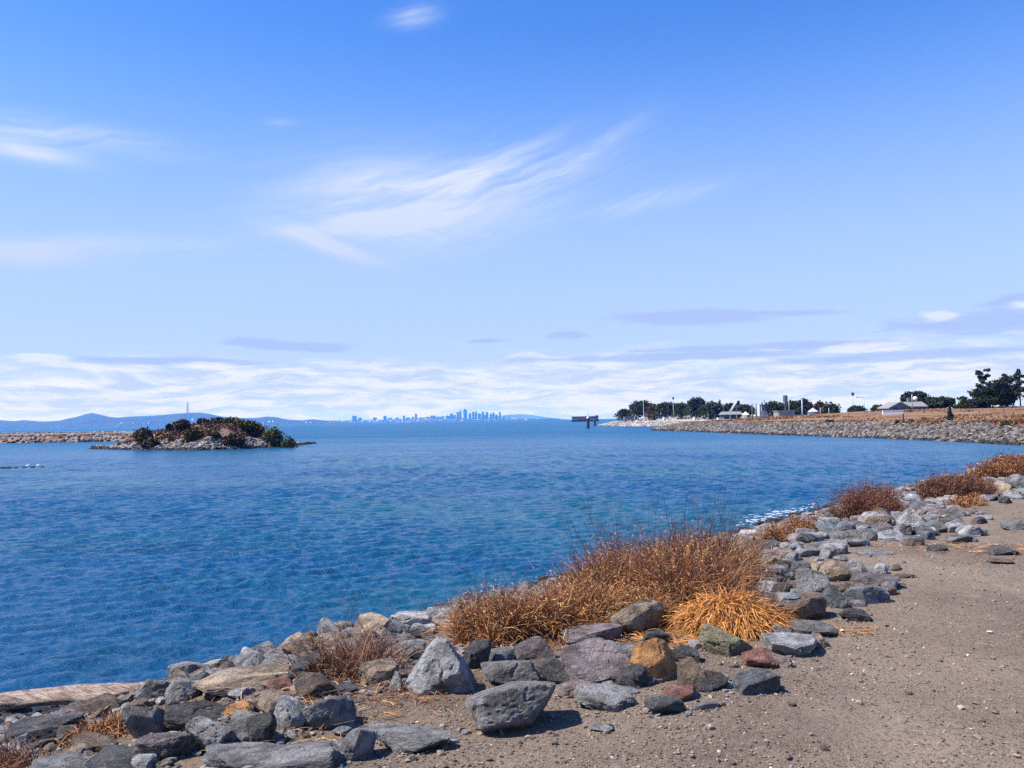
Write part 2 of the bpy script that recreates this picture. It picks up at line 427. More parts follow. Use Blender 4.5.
def build_ground():
    radii = np.concatenate([[.01, .6, 1.2, 1.8], np.geomspace(2.2, 60, 330), np.geomspace(61, 420, 150), np.geomspace(440, 24000, 30)])
    x, y, f = polar(radii, ANG)
    d = shore(x, y); z = height(x, y, d)
    s = sstep(y, 62, 88)
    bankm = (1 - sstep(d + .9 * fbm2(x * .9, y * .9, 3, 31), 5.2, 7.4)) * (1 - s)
    grass = s * sstep(d + 4 * fbm2(x * .12, y * .12, 3, 33), 7, 13)
    sand = sstep(y, 235, 275) * (1 - sstep(d, 30, 45))
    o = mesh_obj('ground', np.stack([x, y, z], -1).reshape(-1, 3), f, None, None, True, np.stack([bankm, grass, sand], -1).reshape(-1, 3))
    x_, g, b = mat('earth')
    a = g.n('ShaderNodeAttribute', attribute_name='col'); sp = g.n('ShaderNodeSeparateColor'); g.L.new(a.outputs['Color'], sp.inputs[0])
    co = g.n('ShaderNodeNewGeometry').outputs['Position']
    nA = g.noise(co, .55, 5, .6); nB = g.noise(co, 5, 6, .65); nC = g.noise(co, 38, 5, .7); nD = g.noise(co, 120, 3, .7)
    nE = g.noise(g.vmul(co, (.55, .16, 0)), 1.0, 5, .6, .4)
    c = g.mix(g.step(nA, .36, .64), (.138, .103, .078), (.215, .162, .122))
    c = g.mix(g.mul(g.step(nE, .50, .66), .55), c, (.255, .195, .150))
    c = g.mix(g.mul(g.step(nB, .52, .70), .6), c, (.27, .205, .155))
    c = g.mix(g.mul(g.step(nB, .44, .28), .5), c, (.095, .068, .050))
    c = g.mix(g.mul(g.step(nC, .50, .36), .75), c, (.070, .050, .038))
    c = g.mix(g.mul(g.step(nD, .53, .66), .75), c, (.36, .30, .24)); c = g.mix(g.mul(g.step(nD, .45, .31), .8), c, (.058, .043, .033))
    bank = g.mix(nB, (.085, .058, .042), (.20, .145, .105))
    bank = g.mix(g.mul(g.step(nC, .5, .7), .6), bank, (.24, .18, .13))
    # wet algae covered strip at the waterline
    posz = g.n('ShaderNodeSeparateXYZ'); g.L.new(co, posz.inputs[0])
    wet = g.step(g.add(posz.outputs[2], g.mul(g.sub(nB, .5), .25)), -.78, -1.0)
    bank = g.mix(g.mul(wet, .85), bank, (.022, .020, .016))
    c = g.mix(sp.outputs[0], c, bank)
    gA = g.noise(co, .12, 5, .65); gB = g.noise(co, .9, 5, .65)
    gr = g.mix(g.step(gA, .36, .66), (.135, .070, .034), (.225, .145, .085))
    gr = g.mix(g.mul(g.step(gB, .5, .72), .5), gr, (.29, .205, .125))
    gr = g.mix(g.mul(g.step(gB, .46, .3), .6), gr, (.095, .045, .022))
    c = g.mix(sp.outputs[1], c, gr)
    c = g.mix(g.mul(sp.outputs[2], .8), c, g.mix(gB, (.30, .24, .18), (.52, .46, .38)))
    g.put(b.inputs['Base Color'], c); b.inputs['Roughness'].default_value = .95; b.inputs['Specular IOR Level'].default_value = .15
    bp = g.n('ShaderNodeBump'); bp.inputs['Strength'].default_value = .9; bp.inputs['Distance'].default_value = .02
    g.put(bp.inputs['Height'], g.add(g.mul(nC, 1.2), g.mul(nD, .5))); g.put(b.inputs['Normal'], bp.outputs[0])
    o.data.materials.append(x_); tag(o, kind='structure')
build_ground()

def build_water():
    radii = np.concatenate([[.01, 3], np.geomspace(6.5, 150, 1000), np.geomspace(151, 500, 120), np.geomspace(520, 24000, 50)])
    x, y, f = polar(radii, ANG)
    r = np.hypot(x, y)
    spacing = np.maximum(np.gradient(radii)[:, None], r * R(.10))
    z = np.zeros_like(x)
    wr = np.random.default_rng(5)
    wx = x + .12 * vn2(x * .6, y * .6, 41); wy = y + .12 * vn2(x * .6 + 9, y * .6, 42)
    patch = .75 + .55 * fbm2(x * .11, y * .16, 3, 44)
    for k in range(130):
        lam = .12 * (.95 / .12) ** (wr.random() ** 1.25)
        th = R(-72) + wr.normal(0, R(30))          # mostly running towards the shore
        amp = .0085 * lam ** .92 * wr.uniform(.5, 1.3)
        kx, ky = math.cos(th) * 2 * math.pi / lam, math.sin(th) * 2 * math.pi / lam
        fade = np.clip(lam / (spacing * 2.6) - .6, 0, 1)
        ph = wx * kx + wy * ky + wr.uniform(0, 6.28)
        z += amp * fade * (np.sin(ph) + .28 * np.cos(2 * ph))
    z *= np.clip(patch, .25, 1.5)
    inview = np.abs(np.arctan2(x, y)) < R(40)
    z = np.where(inview, z, 0) + WATER
    o = mesh_obj('water', np.stack([x, y, z], -1).reshape(-1, 3), f, None, None, True)
    m_, g, b = mat('sea_water')
    co = g.n('ShaderNodeNewGeometry').outputs['Position']
    big = g.noise(g.vmul(co, (.030, .055, 0)), 1.0, 5, .6); mid = g.noise(g.vmul(co, (.22, .45, 0)), 1.0, 5, .6)
    c = g.mix(g.step(big, .40, .66), (.003, .054, .138), (.010, .082, .128))
    c = g.mix(g.mul(g.step(mid, .52, .78), .35), c, (.014, .078, .100))
    st2 = g.noise(g.vmul(co, (.05, .30, 0)), 1.0, 5, .7, .2)
    c = g.mix(g.mul(g.step(st2, .50, .70), .55), c, (.002, .028, .075))
    sp = g.n('ShaderNodeSeparateXYZ'); g.L.new(co, sp.inputs[0])
    c = g.mix(g.mul(g.step(sp.outputs[1], 30, 220), .8), c, (.002, .075, .178))          # base colour turned bluer far out, offsetting the pale horizon reflection
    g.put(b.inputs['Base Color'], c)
    streak = g.noise(g.vmul(co, (.018, .11, 0)), 1.0, 5, .65, .3)
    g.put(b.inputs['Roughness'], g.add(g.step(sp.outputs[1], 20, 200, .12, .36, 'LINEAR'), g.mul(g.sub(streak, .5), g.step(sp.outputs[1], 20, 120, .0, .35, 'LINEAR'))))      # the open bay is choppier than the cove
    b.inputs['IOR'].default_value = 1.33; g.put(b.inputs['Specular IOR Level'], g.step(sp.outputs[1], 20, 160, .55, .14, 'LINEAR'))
    r3 = g.noise(g.vmul(co, (.30, .55, 0)), 1.0, 5, .65, .2); r1 = g.noise(g.vmul(co, (1.5, 3.0, 0)), 3.0, 7, .66, .25); r2 = g.noise(g.vmul(co, (1.0, 1.6, 0)), 9.0, 4, .6, .2)
    bp = g.n('ShaderNodeBump'); bp.inputs['Strength'].default_value = 1.0; bp.inputs['Distance'].default_value = .056
    g.put(bp.inputs['Height'], g.add(g.add(r1, g.mul(r2, .42)), g.mul(r3, 1.6))); g.put(b.inputs['Normal'], bp.outputs[0])
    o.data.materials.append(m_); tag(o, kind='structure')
build_water()

# ------------------------------------------------------------------ rocks
def rock_shape(seed, sub, kind):
    r = np.random.default_rng(seed); v, f = ico(sub); p = v.copy()
    if kind == 'slab': dims = np.array([1, .85, .42])
    elif kind == 'pointed': dims = np.array([.95, .8, 1.15])
    elif kind == 'wedge': dims = np.array([1, .8, .75])
    else: dims = np.array([1, .85, .8])
    if kind != 'round':
        N_, D_ = [], []
        def cut(n, d):
            n = np.asarray(n, float); N_.append(n / np.linalg.norm(n)); D_.append(d)
        for k in range(10): cut(r.normal(size=3), r.uniform(.50, .86))
        for ax in np.vstack([np.eye(3), -np.eye(3)]): cut(ax + r.normal(0, .18, 3), r.uniform(.72, .88))
        if kind == 'wedge': cut((r.uniform(-.8, .8), r.uniform(-.9, -.2), 1.0), .34)
        if kind == 'slab': cut((r.uniform(-.15, .15), r.uniform(-.25, .1), 1.0), .46)
        if kind == 'pointed':
            for sx, sy in ((1, .1), (-1, -.1), (.1, 1), (-.2, -1)): cut((sx, sy, .62 + r.uniform(-.15, .15)), r.uniform(.42, .52))
        N_, D_ = np.array(N_), np.array(D_)
        vj = v + (.028 * np.stack([fbm3(v + 3, 1.6, 3, seed), fbm3(v + 9, 1.6, 3, seed + 1), fbm3(v + 15, 1.6, 3, seed + 2)], -1) if sub >= 3 else 0)
        q_ = (vj @ N_.T) / D_[None]; rad1 = 1 / np.maximum(q_.max(1), .3)
        if sub >= 3:                # chips knocked off the edges
            for k in range(16):
                n = r.normal(size=3); n /= np.linalg.norm(n); pr = (v * rad1[:, None]) @ n; s = pr.max() * r.uniform(.86, .97)
                rad1 = np.where(pr > s, rad1 * s / np.maximum(pr, 1e-6), rad1)
        p = v * np.minimum(rad1, 1.5)[:, None]
    else:
        p *= (1 + .18 * fbm3(p, 1.1, 3, seed))[:, None]
    p *= dims
    if sub >= 3:
        nn = p / (np.linalg.norm(p, axis=1)[:, None] + 1e-9)
        rough = .017 * fbm3(p + seed, 2.2, 5, seed % 97) + .028 * (.35 - np.abs(fbm3(p + 2 * seed, 4.5, 4, seed % 71)))
        tl = r.normal(size=3); tl /= np.linalg.norm(tl)
        q = (p @ tl) * 1.2 + .5 * fbm3(p + seed * 1.3, 1.6, 3, seed % 89)
        ledge = .075 * (np.round(q * 6) / 6 - q) * np.clip(.4 + 1.6 * fbm3(p - seed, 1.1, 2, seed % 53), 0, 1)
        crack = -.05 * np.exp(-(fbm3(p + 5 + seed, 1.4, 3, seed % 83) / .035) ** 2)
        p += nn * (rough + ledge + crack)[:, None]
    lo, hi = p.min(0), p.max(0); p = (p - (lo + hi) / 2) / (hi - lo)
    return p, f

COLS = {'grey': (0.273, 0.267, 0.263), 'dark grey': (0.106, 0.102, 0.102), 'pale grey': (.400, .402, .405), 'brown': (0.189, 0.131, 0.091), 'tan': (0.379, 0.290, 0.205),
        'purple-grey': (0.250, 0.202, 0.202), 'reddish': (0.289, 0.131, 0.099), 'black wet': (0.016, 0.015, 0.014), 'orange': (.64, .31, .10), 'mossy': (0.234, 0.210, 0.129), 'pinkish': (0.445, 0.341, 0.310), 'bluish': (0.189, 0.204, 0.222), 'white': (.49, .49, .48)}
SHAPEWORD = {'block': 'blocky', 'slab': 'flat', 'wedge': 'wedge-shaped', 'pointed': 'pointed', 'round': 'rounded'}
rock_meshes = {}
def rock_data(kind, var, sub):
    k = (kind, var, sub)
    if k not in rock_meshes:
        p, f = rock_shape(hash(kind) % 1 + {'block': 100, 'slab': 200, 'wedge': 300, 'pointed': 400, 'round': 500}[kind] + var, sub, kind)
        o = mesh_obj('rock', p, f, M['rock'], None, sub < 4, link=False); rock_meshes[k] = o.data; bpy.data.objects.remove(o)
    return rock_meshes[k]

ROCKS = []          # dicts: obj, px, py, wpx, colour, shape, label
def add_rock(p, dims, rz, kind, colour, var, sub, tilt=(0, 0), label=None, jitter=True):
    o = bpy.data.objects.new('rock', rock_data(kind, var, sub)); COL.objects.link(o)
    o.location = p; o.scale = dims; o.rotation_euler = (tilt[0], tilt[1], rz)
    c = np.array(COLS[colour]) * (random.uniform(.74, 1.26) if jitter else 1)
    o.color = (*np.clip(c, 0, 1), 1)
    a, b_, zz = project(p)
    ROCKS.append(dict(o=o, px=a, py=b_, w=max(dims[0], dims[1]) * F / zz, c=colour, s=kind, label=label, p=np.array(p), r=max(dims[0], dims[1]) / 2))
    return o

# rocks read off the photograph: centre x, y, width, height (pixels), colour, shape, own label
HERO = [
 (184, 671, 36, 28, 'grey', 'slab', None), (152, 690, 40, 30, 'grey', 'wedge', None), (179, 692, 34, 26, 'grey', 'block', None),
 (236, 681, 94, 32, 'tan', 'slab', 'broad rough tan slab with a dark hollow under its edge, near the driftwood log'),
 (228, 663, 56, 16, 'pale grey', 'slab', None), (57, 717, 60, 32, 'purple-grey', 'block', None), (97, 711, 46, 30, 'brown', 'block', None),
 (27, 732, 78, 40, 'dark grey', 'block', 'large dark grey boulder under the driftwood log at the picture edge'), (143, 722, 44, 44, 'grey', 'block', None),
 (195, 714, 60, 32, 'dark grey', 'wedge', None), (206, 736, 54, 46, 'grey', 'wedge', None), (238, 711, 34, 20, 'orange', 'block', 'small rust-brown rock among grey rocks below the broad tan slab'),
 (247, 728, 42, 36, 'grey', 'block', None), (163, 747, 64, 34, 'purple-grey', 'slab', None), (236, 757, 84, 30, 'grey', 'slab', None), (87, 744, 46, 20, 'brown', 'slab', None),
 (222, 742, 28, 18, 'brown', 'block', None), (110, 762, 70, 26, 'dark grey', 'block', None), (50, 764, 64, 24, 'grey', 'slab', None),
 (372, 628, 42, 34, 'tan', 'block', None), (339, 626, 28, 18, 'tan', 'slab', None), (413, 621, 46, 20, 'pale grey', 'slab', None), (442, 617, 36, 20, 'pale grey', 'block', None),
 (304, 649, 48, 32, 'brown', 'block', None), (264, 652, 30, 22, 'grey', 'block', None), (277, 662, 34, 20, 'grey', 'slab', None), (304, 668, 38, 30, 'dark grey', 'block', None),
 (312, 687, 38, 28, 'brown', 'wedge', None), (266, 674, 42, 22, 'tan', 'slab', None), (280, 685, 28, 16, 'reddish', 'block', None), (413, 649, 36, 20, 'grey', 'slab', None),
 (377, 672, 40, 26, 'tan', 'block', None), (396, 682, 15, 22, 'white', 'pointed', 'small whitish upright stone beside the pale pointed boulder'),
 (441, 668, 68, 62, 'pale grey', 'pointed', 'big pale grey pointed boulder with a ribbed face behind the bare dirt'),
 (477, 656, 28, 32, 'dark grey', 'block', None), (396, 641, 40, 18, 'purple-grey', 'slab', None), (331, 693, 46, 14, 'dark grey', 'slab', None), (272, 704, 36, 30, 'tan', 'block', None),
 (286, 714, 36, 38, 'pale grey', 'block', None), (323, 712, 58, 42, 'grey', 'wedge', None), (258, 731, 30, 34, 'dark grey', 'block', None), (293, 754, 96, 38, 'grey', 'block', 'large flat-topped grey rock cut by the bottom edge of the picture'),
 (356, 745, 38, 38, 'pale grey', 'block', None), (415, 741, 72, 28, 'grey', 'slab', 'long low grey slab with a dark underside lying on the dirt'), (380, 733, 46, 16, 'grey', 'slab', None),
 (516, 708, 92, 62, 'grey', 'block', 'biggest grey block standing at the edge of the dirt path'), (509, 672, 54, 30, 'grey', 'slab', None), (534, 651, 40, 30, 'purple-grey', 'block', None),
 (502, 656, 32, 22, 'bluish', 'block', None), (593, 636, 60, 24, 'purple-grey', 'slab', None), (597, 664, 88, 50, 'purple-grey', 'wedge', 'big purple-grey sloping rock left of the orange-faced rock'),
 (622, 656, 44, 32, 'grey', 'slab', None), (642, 618, 62, 38, 'tan', 'wedge', 'pale tan sloping rock at the foot of the brown bushes'), (659, 637, 30, 20, 'dark grey', 'block', None),
 (657, 662, 56, 44, 'orange', 'wedge', 'orange-faced rock with a smooth rounded top'), (693, 676, 30, 34, 'brown', 'wedge', None), (576, 690, 42, 22, 'pinkish', 'wedge', None), (607, 697, 62, 32, 'grey', 'wedge', None),
 (666, 706, 42, 22, 'dark grey', 'slab', None), (681, 695, 30, 17, 'reddish', 'slab', None), (708, 706, 24, 10, 'pale grey', 'slab', None), (603, 729, 20, 8, 'pale grey', 'slab', 'small pale flat stone sunk in the dirt path before the grey wedges'),
 (729, 641, 50, 36, 'mossy', 'wedge', 'olive-tinged wedge-shaped rock under the golden grass tuft'), (762, 659, 34, 22, 'reddish', 'block', 'reddish rock between the olive wedge and the pale rocks'), (783, 662, 20, 14, 'pinkish', 'block', None),
 (760, 682, 44, 30, 'bluish', 'block', 'dark bluish-grey lumpy rock alone at the path edge below the reddish rock'), (713, 681, 32, 24, 'dark grey', 'block', None), (800, 646, 54, 26, 'pale grey', 'wedge', None), (822, 641, 20, 16, 'tan', 'block', None),
 (816, 629, 46, 18, 'grey', 'slab', None), (785, 634, 20, 18, 'grey', 'block', None), (806, 608, 50, 30, 'brown', 'wedge', 'brown wedge-shaped rock with a black shaded side beside the golden tuft'), (857, 615, 28, 16, 'dark grey', 'block', None),
 (870, 595, 46, 22, 'bluish', 'wedge', None), (835, 597, 30, 26, 'bluish', 'pointed', None), (815, 584, 32, 32, 'grey', 'block', None), (783, 592, 18, 18, 'dark grey', 'block', None), (842, 571, 38, 24, 'tan', 'wedge', None),
 (857, 569, 26, 22, 'grey', 'pointed', None), (879, 582, 46, 16, 'purple-grey', 'slab', None), (789, 566, 26, 14, 'dark grey', 'block', None), (686, 654, 30, 22, 'dark grey', 'block', None), (803, 570, 20, 20, 'bluish', 'block', None),
 (879, 517, 26, 13, 'pale grey', 'block', None), (871, 535, 28, 15, 'grey', 'block', None), (894, 536, 28, 13, 'pale grey', 'wedge', None), (914, 519, 24, 20, 'pale grey', 'pointed', None),
 (937, 504, 24, 9, 'white', 'slab', 'flat whitish slab lying beside the brown shore bush'), (952, 502, 20, 9, 'pale grey', 'slab', None), (954, 519, 18, 13, 'dark grey', 'wedge', None), (960, 527, 22, 14, 'pale grey', 'block', None), (973, 531, 22, 14, 'pale grey', 'wedge', None), (963, 539, 26, 10, 'grey', 'slab', None),
 (937, 528, 24, 12, 'grey', 'block', None), (940, 548, 18, 8, 'dark grey', 'block', 'small dark stone at the path edge in front of the rock pile'), (1007, 550, 30, 12, 'dark grey', 'wedge', 'dark grey flat-bottomed rock lying alone out on the path'), (1006, 561, 26, 7, 'brown', 'slab', 'low brown slab half buried in the path near its right edge'),
 (1017, 526, 22, 10, 'grey', 'slab', None), (907, 576, 18, 5, 'brown', 'slab', 'thin dark brown stone flush with the middle of the path'), (879, 553, 32, 5, 'grey', 'slab', None),
 (1003, 490, 22, 14, 'tan', 'block', None), (1018, 482, 20, 15, 'grey', 'block', None), (1014, 496, 22, 8, 'white', 'slab', None), (990, 498, 22, 8, 'grey', 'slab', None), (839, 544, 50, 9, 'grey', 'slab', None), (812, 552, 30, 10, 'grey', 'slab', None), (903, 519, 18, 14, 'grey', 'block', None),
 (886, 529, 24, 12, 'purple-grey', 'block', None), (925, 531, 20, 12, 'bluish', 'block', None), (905, 530, 20, 13, 'grey', 'wedge', None), (849, 536, 24, 12, 'grey', 'block', None), (835, 527, 22, 13, 'bluish', 'block', None), (860, 543, 26, 9, 'pale grey', 'slab', None), (945, 514, 18, 9, 'purple-grey', 'slab', None),
 (558, 672, 34, 30, 'dark grey', 'block', None), (545, 668, 26, 20, 'brown', 'slab', None), (632, 677, 30, 26, 'dark grey', 'block', None), (420, 655, 24, 16, 'dark grey', 'block', None),
]
for i, (cx, cy, w, h, c, kind, lab) in enumerate(HERO):
    g0 = ground(cx, cy + h * .42); zz = project(g0)[2]; W = w / F * zz; D = W * random.uniform(.65, .85)
    sa = (CAM[2] - g0[2]) / np.linalg.norm(g0 - CAM); slope = 1.0 if h1(*(g0[:2] + [-.2, .3])) < g0[2] - .02 else 0.0
    Hh = max(.45 * h, h - .75 * sa * D / zz * F) / F * zz
    dims = (W * 1.06, D, Hh * 1.35)
    p = g0 + np.array([0, D * .36, 0]); p[2] = max(h1(p[0], p[1]), g0[2] - .10) + Hh * .30
    big = w >= 44
    kk = 'block' if kind == 'round' and i % 2 else kind
    add_rock(p, dims, random.choice([0, 0, math.pi]) + random.uniform(-.3, .3), kind, c, i if big else i % 9, 5 if big else 4, (.42, -.30) if c == 'orange' and w > 50 else (random.uniform(-.06, .06), random.uniform(-.08, .08)), lab)

# bushes keep rocks out of their middle
BUSHES = []
def clear_of_bush(p): return all((p[0] - b[0]) ** 2 + (p[1] - b[1]) ** 2 > b[2] ** 2 for b in BUSHES)

# rest of the riprap on the near bank: candidates by Poisson-like throwing
cand = []
fr = np.random.default_rng(21)
mean_cols = ['grey', 'grey', 'dark grey', 'pale grey', 'brown', 'tan', 'purple-grey', 'bluish', 'grey', 'grey', 'bluish', 'dark grey']
pts = np.array([r['p'][:2] for r in ROCKS]); rad = np.array([r['r'] for r in ROCKS])
tries = 0
for ph in range(3):
    smin, smax, N = [(.34, .52, 1100), (.22, .36, 8000), (.12, .24, 20000)][ph]
    Y = 3.2 + 62 * fr.random(N) ** 1.45; A = fr.uniform(-.66, .66, N); X = Y * np.tan(A)
    d = shore(X, Y)
    edge = 5.4 + 1.5 * sstep(Y, 8.5, 13) + .7 * fbm2(X * .6, Y * .6, 3, 51)
    ok = (d > -.15) & (d < edge)
    qx = np.array([project((a_, b_, c_ + .30 * smax))[:2] for a_, b_, c_ in zip(X, Y, height(X, Y, d))]); ok &= ~((qx[:, 0] < 170) & (qx[:, 1] < 722))       # leaves the driftwood log free
    for x, y, dd in zip(X[ok], Y[ok], d[ok]):
        s = fr.uniform(smin, smax)
        if dd > 4.4 and y < 9: s *= .7
        if dd < 2.4: s *= .72
        q = np.hypot(pts[:, 0] - x, pts[:, 1] - y)
        if (q < .46 * (rad + s / 2)).any(): continue
        pts = np.vstack([pts, [x, y]]); rad = np.append(rad, s / 2)
        cand.append((x, y, dd, s))
for (px0, px1, py0, py1, n_, w0, w1) in [(768, 842, 552, 612, 46, 10, 28), (835, 896, 562, 606, 22, 9, 24), (740, 800, 540, 566, 20, 8, 18), (850, 925, 512, 546, 34, 8, 20), (925, 988, 512, 543, 24, 7, 18), (985, 1026, 478, 506, 20, 8, 18), (480, 740, 640, 700, 40, 9, 22), (230, 345, 676, 762, 34, 10, 26), (0, 160, 720, 768, 26, 12, 30)]:
    for k in range(n_):
        px, py = fr.uniform(px0, px1), fr.uniform(py0, py1); g0 = ground(px, py); s = fr.uniform(w0, w1) / F * project(g0)[2]
        q = np.hypot(pts[:, 0] - g0[0], pts[:, 1] - g0[1])
        if (q < .50 * (rad + s / 2)).any(): continue
        pts = np.vstack([pts, g0[:2]]); rad = np.append(rad, s / 2); cand.append((g0[0], g0[1], max(3.3, float(shore(g0[:1], g0[1:2])[0])), s))
cand.sort(key=lambda t: -t[3] / t[1])
N_IND = 296 - len(ROCKS)
rub_c = []
for k, (x, y, dd, s) in enumerate(cand):
    z = h1(x, y)
    wet = dd < 2.2 + .9 * fr.random()
    col = 'black wet' if wet else mean_cols[fr.integers(len(mean_cols))]
    kind = ['block', 'slab', 'wedge', 'block', 'pointed', 'slab', 'wedge'][fr.integers(7)]
    if wet and fr.random() < .5: kind = 'round'
    dims = (s, s * fr.uniform(.65, .95), s * (fr.uniform(.35, .5) if kind == 'slab' else fr.uniform(.5, .85)))
    if k < N_IND:
        add_rock(np.array([x, y, z + dims[2] * .2]), dims, fr.uniform(0, 6.28), kind, col, int(fr.integers(9)), 4, (fr.uniform(-.75, .75), fr.uniform(-.75, .75)))
    else:
        rub_c.append((x, y, z + dims[2] * .15, dims, col, kind))
print('rocks', len(ROCKS), 'rubble', len(rub_c))

def scatter(name, items, protos, matl, kind='stuff', label=None, smooth=False):
    """items: arrays P (n,3), S (n,3), rz, proto index, colour -> ONE mesh of stuff"""
    P, S, A, idx, C = items
    Vs, Fs, Cs = [], [], []; n0 = 0
    for k, (v, f) in enumerate(protos):
        s_ = np.where(idx == k)[0]
        if not len(s_): continue
        c, s2 = np.cos(A[s_]), np.sin(A[s_])
        vv = v[None] * S[s_][:, None]
        x = vv[..., 0] * c[:, None] - vv[..., 1] * s2[:, None]; y = vv[..., 0] * s2[:, None] + vv[..., 1] * c[:, None]
        vv = np.stack([x, y, vv[..., 2]], -1) + P[s_][:, None]
        Vs.append(vv.reshape(-1, 3)); nv = len(v)
        Fs.append((f[None] + (np.arange(len(s_)) * nv)[:, None, None] + n0).reshape(-1, 3)); n0 += nv * len(s_)
        Cs.append(np.repeat(C[s_], nv, 0))
    o = mesh_obj(name, np.vstack(Vs), np.vstack(Fs), matl, None, smooth, np.vstack(Cs))
    tag(o, label, None, None, kind); return o

small_protos = [rock_shape(900 + k, 2, ['block', 'wedge', 'slab'][k % 3]) for k in range(9)]
mini_protos = [rock_shape(950 + k, 1, ['block', 'wedge', 'slab'][k % 3]) for k in range(9)]
cols_arr = np.array([COLS[c] for c in ['grey', 'pale grey', 'tan', 'purple-grey', 'dark grey', 'pale grey', 'brown', 'grey']])
def near_rubble():
    P, S, A, I, C = [], [], [], [], []
    for (x, y, z, dims, col, kind) in rub_c:
        P.append((x, y, z)); S.append(dims); A.append(fr.uniform(0, 6.28)); I.append(fr.integers(9)); C.append(np.array(COLS[col]) * fr.uniform(.8, 1.2))
    scatter('rock_rubble', (np.array(P), np.array(S), np.array(A), np.array(I), np.array(C)), [rock_shape(980 + k, 3, ['block', 'wedge', 'slab'][k % 3]) for k in range(9)], M['rock_attr'], 'stuff', 'smaller angular riprap filling the bank between the boulders')
    P, S, A, I, C = [], [], [], [], []
    N = 22000
    Y = 3.2 + 50 * fr.random(N) ** 2.0; X = Y * np.tan(fr.uniform(-.66, .66, N)); d = shore(X, Y)
    ok = (d > 0.0) & (d < 6.9 + .5 * fbm2(X, Y, 2, 61)); X, Y, d = X[ok], Y[ok], d[ok]; Z = height(X, Y, d)
    for x, y, z, dd in zip(X, Y, Z, d):
        s = fr.uniform(.04, .19) if dd < 5.2 else fr.uniform(.025, .07)
        P.append((x, y, z + s * .12)); S.append((s, s * fr.uniform(.6, .95), s * fr.uniform(.4, .75))); A.append(fr.uniform(0, 6.28)); I.append(fr.integers(9))
        C.append((np.array(COLS['black wet']) if dd < 2.7 else cols_arr[fr.integers(8)]) * fr.uniform(.8, 1.2))
    for r_ in ROCKS:                       # grit and chips gathered round the foot of the boulders
        if r_['p'][1] > 11: continue
        for k in range(9):
            a_ = fr.uniform(0, 6.28); q_ = r_['r'] * fr.uniform(.85, 1.35); x, y = r_['p'][0] + math.cos(a_) * q_, r_['p'][1] + math.sin(a_) * q_ * .8; s = fr.uniform(.012, .05)
            P.append((x, y, h1(x, y) + s * .1)); S.append((s, s * fr.uniform(.6, .95), s * fr.uniform(.4, .75))); A.append(fr.uniform(0, 6.28)); I.append(fr.integers(9)); C.append(cols_arr[fr.integers(8)] * fr.uniform(.6, 1.1))
    scatter('rock_chips', (np.array(P), np.array(S), np.array(A), np.array(I), np.array(C)), small_protos, M['rock_attr'], 'stuff', 'small broken rocks and chips between the boulders of the bank')
near_rubble()

def gravel():
    N = 120000
    Y = 3.0 + 17 * fr.random(N) ** 1.75; X = Y * np.tan(fr.uniform(-.35, .64, N)); d = shore(X, Y)
    cl = fbm2(X * 1.1, Y * 1.1, 3, 71)
    ok = (d > 5.0) & (fr.random(N) < .50 + .8 * cl); X, Y, d = X[ok], Y[ok], d[ok]; n = len(X); Z = height(X, Y, d)
    s = .005 + .016 * fr.random(n) ** 2.6 + (fr.random(n) < .020) * fr.uniform(.008, .035, n)
    S = np.stack([s, s * fr.uniform(.6, 1, n), s * fr.uniform(.4, .8, n)], -1)
    pal = np.array([(.165, .125, .095), (.10, .078, .060), (.21, .165, .13), (.28, .235, .19), (.165, .15, .138), (.078, .062, .048), (.18, .125, .085), (.46, .42, .36)])
    C = pal[fr.choice(8, n, p=[.22, .20, .175, .095, .12, .12, .05, .02])] * fr.uniform(.8, 1.2, n)[:, None]
    scatter('gravel', (np.stack([X, Y, Z + s * .15], -1), S, fr.uniform(0, 6.28, n), fr.integers(0, 9, n), C), [(ico(1)[0] * (1 + .25 * np.random.default_rng(k).normal(size=(len(ico(1)[0]), 1))) * .5, ico(1)[1]) for k in range(9)], M['pebble'], 'stuff', 'loose gravel and shell chips on the dirt path')
gravel()

def far_riprap():
    N = 60000
    X = fr.uniform(15, 110, N); Y = fr.uniform(70, 245, N); d = shore(X, Y)
    ok = (d > -.6) & (d < 6.2 + 3.6 * sstep(Y, 84, 112) + 1.5 * fbm2(X * .2, Y * .2, 3, 66)); X, Y, d = X[ok], Y[ok], d[ok]
    n = min(15000, len(X)); X, Y, d = X[:n], Y[:n], d[:n]; Z = height(X, Y, d)
    s = fr.uniform(.22, .68, n); S = np.stack([s, s * fr.uniform(.65, .95, n), s * fr.uniform(.5, .8, n)], -1)
    C = cols_arr[fr.integers(0, 8, n)] * fr.uniform(.45, 1.2, n)[:, None] * .62 * [1.04, 1.0, .95]; C[d < .5] = COLS['black wet']
    scatter('riprap', (np.stack([X, Y, Z + s * .15], -1), S, fr.uniform(0, 6.28, n), fr.integers(0, 9, n), C), mini_protos, M['rock_attr'], 'stuff', 'grey riprap bank along the far side of the cove')
    # pale stones along the wooded point
    N = 30000
    X = fr.uniform(20, 130, N); Y = fr.uniform(235, 400, N); d = shore(X, Y)
    ok = (d > -.5) & (d < 9); X, Y, d = X[ok][:1500], Y[ok][:1500], d[ok][:1500]; n = len(X); Z = height(X, Y, d)
    s = fr.uniform(.3, .9, n); S = np.stack([s, s * .8, s * .6], -1)
    C = cols_arr[fr.choice([1, 2, 5, 7, 0], n)] * fr.uniform(.7, 1.0, n)[:, None]; C[d < .6] = COLS['dark grey']
    scatter('shore_stones', (np.stack([X, Y, Z + s * .1], -1), S, fr.uniform(0, 6.28, n), fr.integers(0, 9, n), C), mini_protos, M['rock_attr'], 'stuff', 'pale stones edging the wooded point')
far_riprap()

